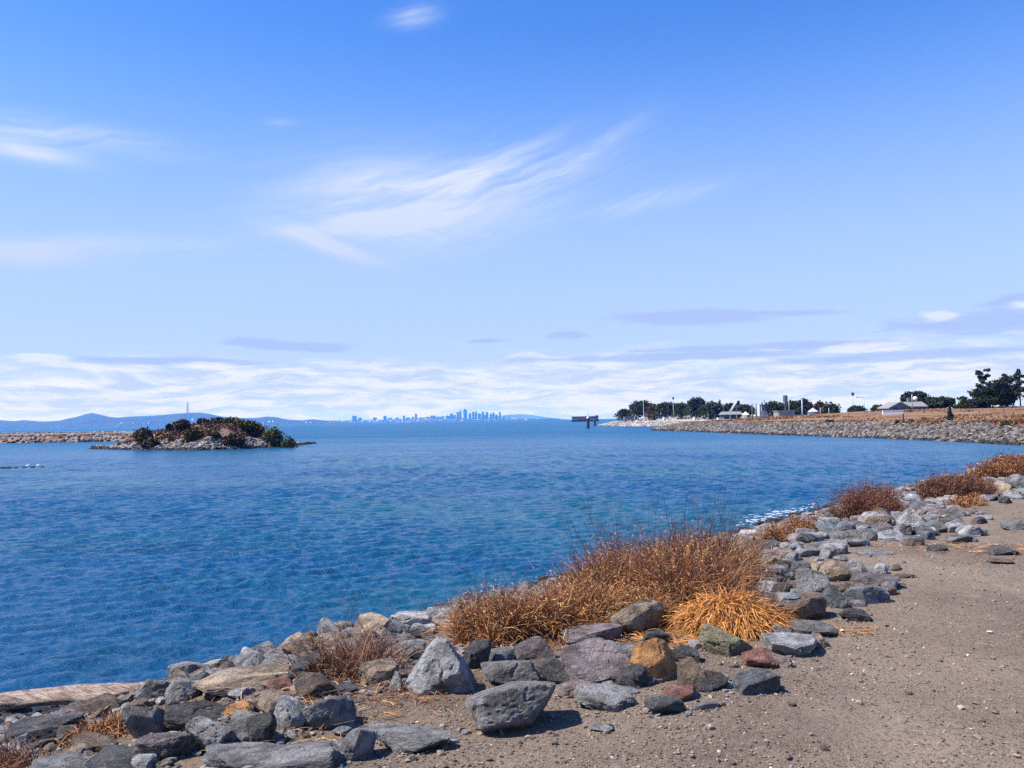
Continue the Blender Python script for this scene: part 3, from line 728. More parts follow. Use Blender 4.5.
# ------------------------------------------------------------------ breakwater and island
def mound(name, outline, profile, res, seed, lump=.15):
    """a low land mass: closed outline (x,y), height as a function of distance from its edge"""
    global POLY
    keep = POLY; POLY = np.array(outline)
    x0, y0 = POLY.min(0) - 3; x1, y1 = POLY.max(0) + 3
    xs = np.arange(x0, x1, res); ys = np.arange(y0, y1, res); X, Y = np.meshgrid(xs, ys, indexing='ij'); d = shore(X, Y)
    Z = profile(X, Y, d) + np.clip(d, 0, 1) * lump * fbm2(X * .5, Y * .5, 4, seed)
    POLY = keep
    na, nb = X.shape; i, j = np.meshgrid(np.arange(na - 1), np.arange(nb - 1), indexing='ij')
    f = np.stack([i * nb + j, (i + 1) * nb + j, (i + 1) * nb + j + 1, i * nb + j + 1], -1).reshape(-1, 4)
    return X, Y, Z, d, f

ISL = [Wp(*q) for q in [(92, 448.6), (130, 450), (200, 450.3), (250, 448.6), (290, 446.2), (312, 443.6)]]
ISL = ISL + [(x_ * 1.03 + dx_, y_ + dy_) for (x_, y_), dx_, dy_ in ((ISL[4], 0, 7), (ISL[3], 0, 15), (ISL[2], 0, 18), (ISL[1], 0, 14))]
ISL_TOP = [(88, 446), (112, 443), (135, 436), (150, 432.5), (165, 429.5), (185, 427), (205, 425), (225, 423.5), (245, 423.5), (258, 427), (270, 431), (285, 434), (300, 438.5), (312, 442), (330, 444)]
def isl_profile(X, Y, d):
    px = 512 + F * X / Y                       # silhouette height given along the island's length
    ytop = np.interp(px + 0, [a for a, _ in ISL_TOP], [b for _, b in ISL_TOP])
    Hz = 420.3 + (512 - px) * .0175
    zc = 1.65 + (Hz - ytop) * 119 / F           # crest height
    t = sstep(d, -.2, 7.5)
    return np.where(d < 0, WATER + d * .5, np.minimum(WATER + .05 + (zc - WATER) * t, WATER + 3 + d))
X, Y, Z, D, f = mound('island', ISL, isl_profile, .3, 77, .6)
ISLAND = (X, Y, Z, D)
def isl_h(x, y):
    i = int(round((x - X[0, 0]) / .3)); j = int(round((y - Y[0, 0]) / .3)); i = min(max(i, 0), X.shape[0] - 1); j = min(max(j, 0), X.shape[1] - 1); return float(Z[i, j])
mi, g, b = mat('island_earth')
co = g.n('ShaderNodeNewGeometry').outputs['Position']; n1 = g.noise(co, .25, 5, .6, .5); n2 = g.noise(co, 1.4, 5, .65)
c = g.mix(g.step(n1, .42, .58), (.11, .045, .026), (.20, .135, .095)); c = g.mix(g.mul(g.step(n2, .5, .7), .5), c, (.24, .15, .09)); c = g.mix(g.mul(g.step(n2, .46, .3), .6), c, (.07, .035, .02))
g.put(b.inputs['Base Color'], c); b.inputs['Roughness'].default_value = .95
tag(mesh_obj('island_terrain', np.stack([X, Y, Z], -1).reshape(-1, 3), f, mi, None, True), kind='structure')

def rocks_on(name, X, Y, Z, D, dmax, n, smin, smax, seed, label, pale=1.1):
    r = np.random.default_rng(seed); sel = np.argwhere((D > -.5) & (D < dmax)); sel = sel[r.integers(0, len(sel), n)]
    x = X[sel[:, 0], sel[:, 1]] + r.uniform(-.2, .2, n); y = Y[sel[:, 0], sel[:, 1]] + r.uniform(-.2, .2, n); z = Z[sel[:, 0], sel[:, 1]]; d = D[sel[:, 0], sel[:, 1]]
    s = r.uniform(smin, smax, n); S = np.stack([s, s * r.uniform(.65, .95, n), s * r.uniform(.5, .8, n)], -1)
    C = cols_arr[r.integers(0, 8, n)] * r.uniform(.55, 1.2, n)[:, None] * pale; C[d < .25] = COLS['black wet']
    scatter(name, (np.stack([x, y, z + s * .15], -1), S, r.uniform(0, 6.28, n), r.integers(0, 9, n), C), mini_protos, M['rock_attr'], 'stuff', label)
rocks_on('island_riprap', X, Y, Z, D, 3.1, 4200, .25, .75, 5, 'pale broken rocks ringing the island', .95)

BRK = [Wp(-160, 446.5), Wp(0, 443.2), Wp(60, 442.3), Wp(110, 441.4), Wp(150, 440.5), Wp(150, 436), Wp(110, 436), Wp(0, 437.5), Wp(-160, 440)]
brk_prof = lambda X, Y, d: np.where(d < 0, WATER + d * .5, WATER + np.minimum(d * .55, 1.45))
X2, Y2, Z2, D2, f2 = mound('breakwater', BRK, brk_prof, .5, 78, .12)
tag(mesh_obj('breakwater_terrain', np.stack([X2, Y2, Z2], -1).reshape(-1, 3), f2, mi, None, True), kind='structure')
rocks_on('breakwater_riprap', X2, Y2, Z2, D2, 8, 5200, .4, 1.0, 6, 'grey riprap of the low breakwater behind the island', 1.0)

# reef rocks awash on the near left, with two gulls
for k, (px, w) in enumerate([(2, 9), (9, 7), (16, 6), (24, 5), (33, 5), (42, 5)]):
    p = on_plane(px, 468.5 - .03 * px, WATER); W = w / F * p[1]
    o = bpy.data.objects.new('reef_rock', rock_data('round', k % 4, 4)); COL.objects.link(o); o.location = p + np.array([0, 0, .02]); o.scale = (W, W * .7, .28 if k < 2 else .2)
    o.rotation_euler = (0, 0, k); o.color = (.03, .03, .032, 1)
    tag(o, ['black rock awash at the left picture edge, largest of the reef', 'second black rock of the reef from the picture edge', 'third dark rock of the reef awash off the breakwater', 'low dark reef rock under the first white gull', 'low dark reef rock under the second white gull', 'outermost low rock of the reef awash in open water'][k], 'rock', 'reef rocks awash')
def gull(px, py, lab):
    p = on_plane(px, py, WATER); root = empty('gull', (p[0], p[1], WATER + .1)); root.scale = (.75, .75, .75); tag(root, lab, 'bird', 'gulls on the reef')
    v, f = ico(3); b = v * np.array([.20, .09, .09]); b[:, 2] += np.clip(b[:, 0], 0, 1) * .5; b[:, 1] *= 1 - .5 * np.clip(-b[:, 0] / .2, 0, 1)
    hd = v * .055 + np.array([.19, 0, .15]); bk = v * np.array([.04, .012, .012]) + np.array([.255, 0, .145])
    mb = MB(); mb.addv(b + [0, 0, .12], None, f).addv(hd + [0, 0, .08], None, f); mb.tube([[.12, 0, .16], [.19, 0, .22]], [.06, .045], 8); mb.build('body', M['feather'], root, True)
    mb = MB(); mb.addv(bk + [0, 0, .08], None, f); mb.build('beak', M['dark_wood'], root, True)
    for s in (-1, 1): MB().tube([[0, s * .03, .08], [0, s * .03, -.02]], .008, 5).build('leg', M['dark_wood'], root)
gull(27.5, 468.0, 'white gull standing on the reef, nearer the picture edge'); gull(38, 467.8, 'white gull standing farther out on the reef')

# ------------------------------------------------------------------ far shore across the bay
def ridge(name, pts, Y0, depth, seed, c1, c2, rough=.10):
    xs = np.linspace(pts[0][0], pts[-1][0], 260); tops = np.interp(xs, [a for a, _ in pts], [b for _, b in pts])
    v = np.linspace(0, 1, 40); Vx = []
    for t in v:
        yy = Y0 - depth * (1 - t) * 1.0 if t <= 1 else Y0
        P = np.array([at(px, ty, Y0) for px, ty in zip(xs, tops)])
        hgt = np.maximum(P[:, 2] - WATER, 4)
        prof = t ** .8
        X_ = P[:, 0] * yy / Y0; n = fbm2(X_ / 420.0, np.full_like(X_, yy / 420.0), 5, seed)
        Vx.append(np.stack([X_, np.full_like(X_, yy), WATER + hgt * prof * (1 + rough * 3 * n * (1 - t) * min(1, t * 5)) - (3 if t == 0 else 0)], -1))
    back = Vx[-1].copy(); back[:, 1] += depth; back[:, 2] = WATER - 3; Vx.append(back)
    Vx = np.array(Vx); na, nb = Vx.shape[:2]; i, j = np.meshgrid(np.arange(na - 1), np.arange(nb - 1), indexing='ij')
    f = np.stack([i * nb + j, i * nb + j + 1, (i + 1) * nb + j + 1, (i + 1) * nb + j], -1).reshape(-1, 4)
    mm, g, b = mat(name + '_cover'); co = g.n('ShaderNodeNewGeometry').outputs['Position']
    nz = g.noise(co, .004, 6, .65); c = g.mix(g.step(nz, .42, .6), c1, c2); g.put(b.inputs['Base Color'], c); b.inputs['Roughness'].default_value = 1
    o = mesh_obj(name, Vx.reshape(-1, 3), f, mm, None, True); tag(o, kind='structure'); return Vx
HL = [(-260, 425), (-120, 421.5), (-40, 420.5), (0, 420), (14, 421.2), (24, 420), (40, 421.5), (58, 420.8), (68, 418.5), (76, 417), (86, 414), (93, 412.8), (99, 415), (107, 416.8), (118, 417.6), (130, 416.5), (145, 416), (158, 415.3), (172, 414), (188, 412.8), (200, 412.6), (210, 414), (222, 416.5), (240, 418), (256, 418), (266, 416.6), (276, 417.2), (288, 419.5), (302, 420.3), (312, 419.2), (322, 420.2), (340, 421.6), (356, 423.0)]
V_h = ridge('hills', HL, 9500, 1500, 81, (.007, .017, .014), (.022, .026, .018))
HC = [(300, 421.5), (330, 420.6), (356, 420.2), (372, 419.8), (395, 419.2), (416, 418.2), (432, 416.4), (446, 416.6), (460, 418.2), (500, 418.8), (540, 418.9)]
V_c = ridge('city_hills', HC, 13500, 900, 82, (.025, .03, .03), (.08, .08, .075))
HF = [(480, 418.8), (495, 416.5), (508, 414.6), (520, 414.0), (532, 415.0), (545, 416.8), (558, 418.4), (570, 419.3)]
ridge('far_ridge', HF, 20000, 2500, 83, (.03, .04, .03), (.06, .06, .045), .05)

def city():
    mb_i = 0
    towers = [(354.5, 415.8, 4, None), (360, 417.6, 4, None), (385, 415.6, 3, None), (390, 417.5, 4, None), (404, 416, 2, None), (413, 416.6, 2.5, None), (416, 413.6, 2.2, 'tall thin hazy tower standing apart on the low city shore'), (427, 416.5, 2, None), (433, 415.6, 5, None), (443, 416.2, 3, None), (448, 415.4, 4, None),
              (451.5, 413.2, 3.4, None), (457.8, 412.2, 2.6, None), (460.4, 410.2, 2.2, 'slim dark tower just beside the tallest block of the hazy skyline'), (465.2, 408.8, 3.6, 'tallest and widest block in the middle of the hazy skyline'), (470, 413.0, 2.8, None), (473.2, 411.8, 2.2, None), (476, 411.2, 2.6, None), (479.6, 413.2, 3.2, None), (482.8, 411.0, 2.4, None), (487, 412.0, 2.6, None), (491, 413.4, 2.8, None), (493.6, 412.2, 2.2, None), (496.4, 414.2, 2.6, None), (499.8, 412.0, 1.9, 'slender tower at the outer end of the hazy skyline'), (504, 416.6, 3, None), (509, 416.4, 2.2, None), (438, 417, 3, None), (454.6, 415, 2.4, None), (485, 415, 3, None), (375, 417.3, 3.5, None), (397, 417.3, 3, None), (408, 417.6, 3.5, None)]
    for k, (px, ty, w, lab) in enumerate(towers):
        Y0 = 13000 + (k * 137) % 260; p = at(px, ty, Y0); W = w / F * Y0; hgt = p[2] - WATER; sty = k % 4
        mb = MB(); z0 = -2.0
        if sty == 0: mb.box((0, 0, hgt / 2 + z0 / 2), (W, W * .8, hgt - z0))
        elif sty == 1:
            mb.box((0, 0, hgt * .41 + z0 / 2), (W, W * .8, hgt * .82 - z0)); mb.box((0, 0, hgt * .9), (W * .6, W * .5, hgt * .2))
        elif sty == 2:
            mb.box((0, 0, hgt * .46 + z0 / 2), (W, W * .7, hgt * .92 - z0)); mb.box((-W * .15, 0, hgt * .95), (W * .5, W * .4, hgt * .1))
        else:
            mb.box((0, 0, hgt * .45 + z0 / 2), (W * .95, W * .8, hgt * .9 - z0))
            v = np.array([[-W * .47, -W * .4, hgt * .9], [W * .47, -W * .4, hgt * .9], [W * .47, W * .4, hgt * .9], [-W * .47, W * .4, hgt * .9], [0, 0, hgt]]); mb.addv(v, None, [[0, 1, 4], [1, 2, 4], [2, 3, 4], [3, 0, 4]])
        o = mb.build('city_tower', M['tower']); o.location = (p[0], p[1], WATER)
        tag(o, lab or ('hazy blue low block on the city shore between the island and the towers' if px < 448 else 'hazy blue tower block within the cluster of the distant skyline'), 'tower', 'low city blocks' if (not lab and px < 448) else 'skyline towers')
    # houses on the hills: a far mass
    r = np.random.default_rng(3); mb = MB()
    for arr, n, lo, hi, w in ((V_c, 300, 1, 30, 34), (V_h, 150, 1, 12, 22)):
        for k in range(n):
            i = r.integers(lo, hi); j = r.integers(4, arr.shape[1] - 4); p = arr[i, j]
            s = w * r.uniform(.4, 1.2); mb.box((p[0] + r.uniform(-60, 60), p[1], p[2] + s * .2), (s, s * .7, s * r.uniform(.35, .7)), r.uniform(0, 3), np.array([.45, .44, .42]) * r.uniform(.5, 1.15))
    tag(mb.build('distant_houses', M['plant']), 'pale houses dotting the far hills and city shore', kind='stuff')
    # dark shore line below the city
    mb = MB()
    for a, b_, Y0, hh in ((286, 330, 9000, 14), (330, 432, 12700, 12), (432, 560, 12700, 16)):
        p, q = at(a, 424, Y0), at(b_, 424, Y0); mb.box(((p[0] + q[0]) / 2, Y0, WATER + hh / 2 - 1), (q[0] - p[0], 120, hh + 2))
    tag(mb.build('far_shore', simple('far_shore_cover', (.035, .035, .04), .9, .4, .01)), kind='structure')
city()

def radio_mast():
    b = at(187.6, 413.0, 9500); t = at(187.9, 401.5, 9500); root = empty('radio_mast', (b[0], b[1], b[2] - 5)); tag(root, 'tall thin antenna mast on the hazy ridge behind the island', 'mast'); hh = t[2] - b[2] + 5
    for k in range(3):
        a = k * 2.094; MB().tube([[math.cos(a) * 14, math.sin(a) * 14, 0], [math.cos(a) * 5, math.sin(a) * 5, hh * .5], [math.cos(a) * 9, math.sin(a) * 9, hh * .8], [math.cos(a) * 9, math.sin(a) * 9, hh]], [2.6, 2.0, 1.8, 1.3], 6).build('leg', M['tower'], root)
    for zf in (.32, .5, .8):
        MB().box((0, 0, hh * zf), (14, 8, 3)).build('crossbar', M['tower'], root)
radio_mast()

# ------------------------------------------------------------------ trees and shrubs
def leaf_cloud(blobs, n, size, cols, seed, flat=.8):
    """n leaf clumps (small crossed quads) spread through ellipsoids (centre, radii, weight)"""
    r = np.random.default_rng(seed); w = np.array([b[1][0] * b[1][1] * b[1][2] for b in blobs]) ** .72; w /= w.sum()
    k = r.choice(len(blobs), n, p=w); c = np.array([b[0] for b in blobs])[k]; rr = np.array([b[1] for b in blobs])[k]
    u = r.normal(size=(n, 3)); u /= np.linalg.norm(u, axis=1)[:, None]; rad_ = r.random(n) ** .42
    sub = 1 + .42 * fbm3(u * 1.0 + k[:, None] * 3.1, 2.3, 3, seed)
    p = c + u * rr * (rad_ * sub)[:, None]
    s = size * r.uniform(.5, 1.35, n)
    a = r.normal(size=(n, 3)); a /= np.linalg.norm(a, axis=1)[:, None]; b_ = np.cross(a, r.normal(size=(n, 3))); b_ /= np.linalg.norm(b_, axis=1)[:, None]; cc = np.cross(a, b_)
    q = np.stack([p - a * s[:, None] - b_ * s[:, None] * .45, p + a * s[:, None] * .3 - b_ * s[:, None] * .6, p + a * s[:, None] + b_ * s[:, None] * .25 + cc * s[:, None] * .3, p - a * s[:, None] * .2 + b_ * s[:, None] * .65], 1)
    cl = fbm3(p, .5 / max(size, .05) * .25, 2, seed + 4)
    C = np.array(cols)[r.integers(0, len(cols), n)] * (r.uniform(.75, 1.25, n) * (1 + .35 * cl))[:, None]
    return q.reshape(-1, 3), np.arange(4 * n).reshape(-1, 4), np.repeat(np.clip(C, 0, 1), 4, 0)

DG = [(.028, .040, .018), (.040, .052, .022), (.022, .030, .016)]
OL = [(.075, .085, .028), (.11, .105, .035), (.055, .06, .022)]
BR = [(.10, .058, .034), (.075, .045, .03), (.05, .045, .022)]
def tree(name, label, cat, px, Y0, top, w, base=None, shape='dome', cols=DG, group=None, n=1500, leaf=.32, zfun=None, seed=0, lean=0.0):
    p = at(px, 415, Y0); z0 = (zfun or h1)(p[0], p[1])
    if base is not None: z0 = min(z0, at(px, base, Y0)[2]) if zfun is None else z0
    hgt = at(px, top, Y0)[2] - z0; W = w / F * Y0
    if hgt < .6: print('LOW', name, label, hgt, z0); hgt = .6
    root = empty(name, (p[0], p[1], z0)); tag(root, label, cat, group); r = np.random.default_rng(seed + 1000)
    tb = MB(); blobs = []
    if shape == 'dome':
        W *= 1.30; n = int(n * 1.8); th = .24 * hgt
        for k in range(9):
            a = r.uniform(0, 6.28); q = r.uniform(.1, .62); rr = W * r.uniform(.2, .30)
            blobs.append(((math.cos(a) * q * W * .5, math.sin(a) * q * W * .5, hgt * (.50 + .30 * (1 - q) * r.uniform(.4, 1.2))), (rr, rr, hgt * r.uniform(.22, .3))))
        blobs.append(((0, 0, hgt * .43), (W * .46, W * .46, hgt * .42)))
    elif shape == 'low':
        th = .1 * hgt
        for k in range(8):
            a = r.uniform(0, 6.28); q = r.uniform(.2, .7); rr = W * r.uniform(.18, .28)
            blobs.append(((math.cos(a) * q * W * .5, math.sin(a) * q * W * .5, hgt * .36), (rr, rr, hgt * r.uniform(.3, .5))))
        blobs.append(((0, 0, hgt * .4), (W * .42, W * .42, hgt * .5)))
    elif shape == 'conifer':
        th = .5 * hgt
        for k in range(9):
            t = k / 9; rr = W * .5 * (1 - t * .85); blobs.append(((r.uniform(-.1, .1) * W, r.uniform(-.1, .1) * W, hgt * (.14 + .8 * t)), (rr, rr, hgt * .11)))
    elif shape == 'clumped':            # open pine: separate clumps of needles on a bare bent trunk
        th = .9 * hgt
        for k in range(20):
            t = .30 + .68 * k / 19; a = r.uniform(0, 6.28); q = W * .45 * (1.1 - t * .6) * r.uniform(.4, 1)
            blobs.append(((math.cos(a) * q + lean * hgt * t, math.sin(a) * q * .6, hgt * t), (W * r.uniform(.09, .19), W * .15, hgt * r.uniform(.03, .06))))
    elif shape == 'slope':              # wind-cut cypress mass that rises to one side
        th = .4 * hgt
        for k in range(40):
            t = r.random() ** .8; x = -W * .5 + W * (.04 + .90 * t); top_h = hgt * (.22 + .80 * min(1, t * 1.25))
            rr = W * r.uniform(.09, .15); zz = r.uniform(.08, .92) * top_h
            blobs.append(((x, r.uniform(-.18, .18) * W, zz), (rr, rr, max(.13 * top_h, .6))))
        for t in (.3, .5, .7, .85): blobs.append(((-W * .5 + W * t, 0, hgt * .45 * min(1, t * 1.2)), (W * .2, W * .17, hgt * .40 * min(1, t * 1.2))))
    top_p = np.array([lean * hgt * .9, 0, th if shape != 'clumped' else hgt * .95])
    base_r = max(.08, min(.45, hgt * (.045 if shape != 'clumped' else .02)))
    tb.tube([np.zeros(3) - [0, 0, .3], top_p * .35 + [r.uniform(-.1, .1), 0, 0], top_p * .7 + [r.uniform(-.15, .15), r.uniform(-.1, .1), 0], top_p], [base_r, base_r * .8, base_r * .6, base_r * .3], 7)
    for b in blobs[:9]:
        c = np.array(b[0]); s = top_p * r.uniform(.3, .9); s[2] = min(s[2], max(.15 * hgt, c[2] - .1 * hgt)); tb.tube([s, (s + c) / 2 + [0, 0, -.04 * hgt], c], [base_r * .4, base_r * .28, base_r * .12], 5)
    tb.build('trunk', M['bark'], root, True)
    V_, F_, C_ = leaf_cloud(blobs, n, leaf, cols, seed, .8)
    mesh_obj('crown', V_, F_, M['leaf'], root, False, C_); return root

GP = 'trees on the wooded point'
tree('tree', 'small low tree at the outer tip of the wooded point', 'tree', 624.5, 400, 408.3, 16, None, 'dome', DG, GP, 1300, .4, None, 1)
tree('tree', 'broad round tree behind the white sailboat mast', 'tree', 641, 390, 400.3, 23, None, 'dome', DG + BR[2:], GP, 2200, .45, None, 2)
tree('tree', 'brownish lower tree between the sailboat tree and the wide flat tree', 'tree', 653, 380, 404, 14, None, 'dome', BR, GP, 1300, .42, None, 3)
tree('tree', 'wide flat-topped tree shading the white parked vans', 'tree', 666, 372, 401.8, 24, None, 'dome', DG + BR[2:], GP, 2300, .45, None, 4)
tree('tree', 'mid-green tree between the flat-topped tree and the tallest round tree', 'tree', 682, 360, 403, 15, None, 'dome', DG + OL[2:], GP, 1500, .42, None, 5)
tree('tree', 'tallest round-headed tree in the middle of the wooded point', 'tree', 696, 350, 396.6, 18, None, 'dome', DG, GP, 2400, .42, None, 6)
tree('tree', 'dense low tree just inland of the tallest round-headed tree', 'tree', 711, 335, 401.5, 20, None, 'dome', DG + OL[2:], GP, 2200, .4, None, 7)
tree('conifer_tree', 'narrow dark conifer behind the grey-roofed shelter', 'tree', 720, 360, 399, 8, None, 'conifer', DG, GP, 1100, .4, None, 8)
tree('tree', 'dark tree row end just beyond the slanted white sail', 'tree', 730, 362, 402.6, 12, None, 'dome', DG, GP, 1300, .42, None, 9)
tree('conifer_tree', 'dark pointed conifer nearest the two bare posts', 'tree', 738, 355, 399.5, 10, None, 'conifer', DG, GP, 1200, .42, None, 10)
tree('tree', 'grey-green round tree beside the two bare posts', 'tree', 745, 320, 404, 16, None, 'dome', DG + OL[2:], GP, 1600, .4, None, 11)
GM = 'trees behind the grass bank'
tree('tree', 'dark tree directly behind the steel gantry', 'tree', 773, 300, 401.2, 15, None, 'dome', DG, GM, 1700, .38, None, 12)
tree('tree', 'low dark tree between the gantry tree and the antenna tower', 'tree', 781, 305, 402.5, 12, None, 'dome', DG, GM, 1300, .38, None, 13)
tree('tree', 'dark bushy tree between the antenna tower and the pale pole', 'tree', 795, 300, 399.5, 15, None, 'dome', DG, GM, 1800, .38, None, 14)
tree('tree', 'dark round tree just behind the pale roadside pole', 'tree', 805, 296, 399.3, 13, None, 'dome', DG, GM, 1600, .38, None, 15)
tree('tree', 'purplish slim tree touching the domed shrub by the blue tent', 'tree', 820, 270, 401, 9, None, 'dome', BR, GM, 1000, .34, None, 16)
tree('tree', 'domed dark tree next to the slim purplish tree', 'tree', 830, 262, 400.8, 19, None, 'low', DG, GM, 2200, .34, None, 17)
tree('tree', 'lone low dome of dark green under the curved lamp', 'tree', 858, 250, 404.4, 20, None, 'low', DG, GM, 1900, .32, None, 18)
tree('tree', 'dark dome tree against the gable end of the house', 'tree', 880, 235, 403.5, 18, None, 'low', DG, GM, 1700, .32, None, 19)
tree('tree', 'tall tree leaning behind the white house roof', 'tree', 914, 232, 390.2, 20, None, 'dome', DG, GM, 2400, .32, None, 20, .02)
tree('tree', 'broad green tree beside the white house', 'tree', 930, 222, 397.5, 24, None, 'dome', DG + OL[2:], GM, 2500, .32, None, 21)
tree('tree', 'bushy green tree at the lower edge of the grassy hill', 'tree', 943, 216, 396.5, 18, None, 'dome', DG, GM, 2000, .32, None, 22)
GR = 'trees on the grassy hill'
tree('cypress_tree', 'large wind-cut dark cypress mass on top of the grassy hill', 'tree', 986, 190, 378, 60, None, 'slope', [(.016, .022, .012), (.024, .030, .014), (.03, .028, .016)], GR, 9500, .26, None, 23)
tree('pine_tree', 'clumped pine rising out of the dark cypress mass', 'tree', 985, 196, 369.5, 22, None, 'clumped', DG, GR, 1900, .24, None, 24, -.01)
tree('pine_tree', 'sparse tall pine at the right edge of the picture', 'tree', 1021, 185, 370.5, 17, None, 'clumped', DG, GR, 1500, .22, None, 25, .02)
tree('pine_tree', 'small open-topped pine at the back of the cypress mass', 'tree', 1008, 200, 374.5, 15, None, 'clumped', DG, GR, 1100, .24, None, 26, .01)
tree('conifer_shrub', 'small dark conifer standing alone on the dry slope', 'shrub', 950, 132, 404.5, 6, None, 'conifer', DG, None, 900, .16, None, 27)
tree('shrub', 'low dark shrub at the far foot of the grassy hill cypress', 'shrub', 959, 192, 404, 10, None, 'low', DG, GR, 800, .26, None, 28)
for k, (px, Y0, top, w, cols, lab) in enumerate([(829, 152, 421, 9, BR, 'dark brown scrub on the riprap top below the domed tree'), (897, 124, 419.5, 5, BR, 'brown scrub beside the small marker post'), (911, 124, 418.8, 6, BR, 'reddish scrub inland of the small marker post'), (1005, 100, 421.5, 10, OL, 'olive scrub high on the far bank below the sparse pine')]):
    tree('scrub', lab, 'shrub', px, Y0, top, w, None, 'low', cols, 'scrub on the far bank', 500, .14, None, 40 + k)
# island shrubs
GI = 'shrubs on the island'
IS = [(.060, .050, .026), (.085, .060, .032), (.040, .045, .020), (.075, .048, .028)]
for k, (px, Y0, top, w, cols, lab) in enumerate([
    (145, 97, 424.5, 17, IS, 'dark shrub sticking up at the landward end of the island'), (151, 95, 432.5, 22, BR, 'brown dry shrub below the landward dark shrub of the island'),
    (169, 98, 421.8, 6, IS, 'smallest dark shrub on the island ridge'), (182, 97, 417.8, 16, IS, 'round dark green shrub on the island ridge under the antenna mast'),
    (193, 94, 422, 24, IS, 'wide brown-green shrub running down the island front'), (203, 98, 416.5, 14, IS, 'dark green shrub just inland of the island summit'),
    (219, 98, 415.2, 16, IS, 'darkest tall shrub at the island summit'), (232, 98, 415.4, 22, OL + BR[:1], 'olive shrub topping the island'), (246, 97, 417, 20, BR + OL, 'rusty brown shrub on the seaward shoulder of the island'),
    (214, 93, 428, 14, IS, 'dark shrub hanging down the front of the island'), (256, 97, 421, 18, BR, 'brown shrub above the yellow-green one on the island'), (272, 96, 423.2, 26, OL, 'yellow-green shrub on the seaward slope of the island'), (289, 95, 429, 22, OL, 'lowest olive shrub near the seaward tip of the island'), (235, 93, 427, 26, BR, 'low rusty mat of scrub on the island front')]):
    tree('island_shrub', lab, 'shrub', px, Y0 + (27 if Y0 > 95.5 else 24), top + (1.0 if Y0 > 95.5 else 3.5), w * (1.08 if Y0 > 95.5 else .85), None, 'low', cols, GI, 2200, .17, isl_h, 60 + k)

def island_scrub():
    r = np.random.default_rng(91); sel = np.argwhere(D > 2.2); n = 15000; sel = sel[r.integers(0, len(sel), n)]
    x = X[sel[:, 0], sel[:, 1]] + r.uniform(-.2, .2, n); y = Y[sel[:, 0], sel[:, 1]] + r.uniform(-.2, .2, n); z = Z[sel[:, 0], sel[:, 1]]; q = fbm2(x * .35, y * .35, 3, 93); k = q > r.uniform(-.5, .25, n); x, y, z, q = x[k], y[k], z[k], q[k]; n = len(x)
    hh = r.uniform(.08, .30, n) * (1 + np.clip(q, 0, 1)); a = r.uniform(0, 6.28, n); w = r.uniform(.06, .2, n)
    V_ = np.stack([np.stack([x - np.cos(a) * w, y - np.sin(a) * w, z - .05], -1), np.stack([x + np.cos(a) * w, y + np.sin(a) * w, z - .05], -1), np.stack([x + np.cos(a) * w * 1.4, y + r.normal(0, .1, n), z + hh], -1), np.stack([x - np.cos(a) * w * .6, y + r.normal(0, .1, n), z + hh * .8], -1)], 1).reshape(-1, 3)
    pal = np.array([(.13, .050, .028), (.10, .05, .025), (.17, .085, .045), (.08, .06, .025), (.20, .125, .07), (.10, .09, .035)]); C = pal[np.clip((q * 4 + 2 + r.normal(0, 1.2, n)), 0, 5).astype(int)] * r.uniform(.7, 1.3, n)[:, None]
    tag(mesh_obj('island_scrub_cover', V_, np.arange(4 * n).reshape(-1, 4), M['plant'], None, False, np.repeat(C, 4, 0)), 'low brown and olive scrub covering the island', kind='stuff')
island_scrub()

# ------------------------------------------------------------------ structures on the far shore
def rel(px, py, Y0): p = at(px, py, Y0); return p
def put(name, px, Y0, label, cat, group=None, rz=0.0, z=None):
    p = at(px, 415, Y0); z0 = h1(p[0], p[1]) if z is None else z
    root = empty(name, (p[0], p[1], z0), rz); tag(root, label, cat, group); return root, z0
def top_h(px, py, Y0, z0): return at(px, py, Y0)[2] - z0

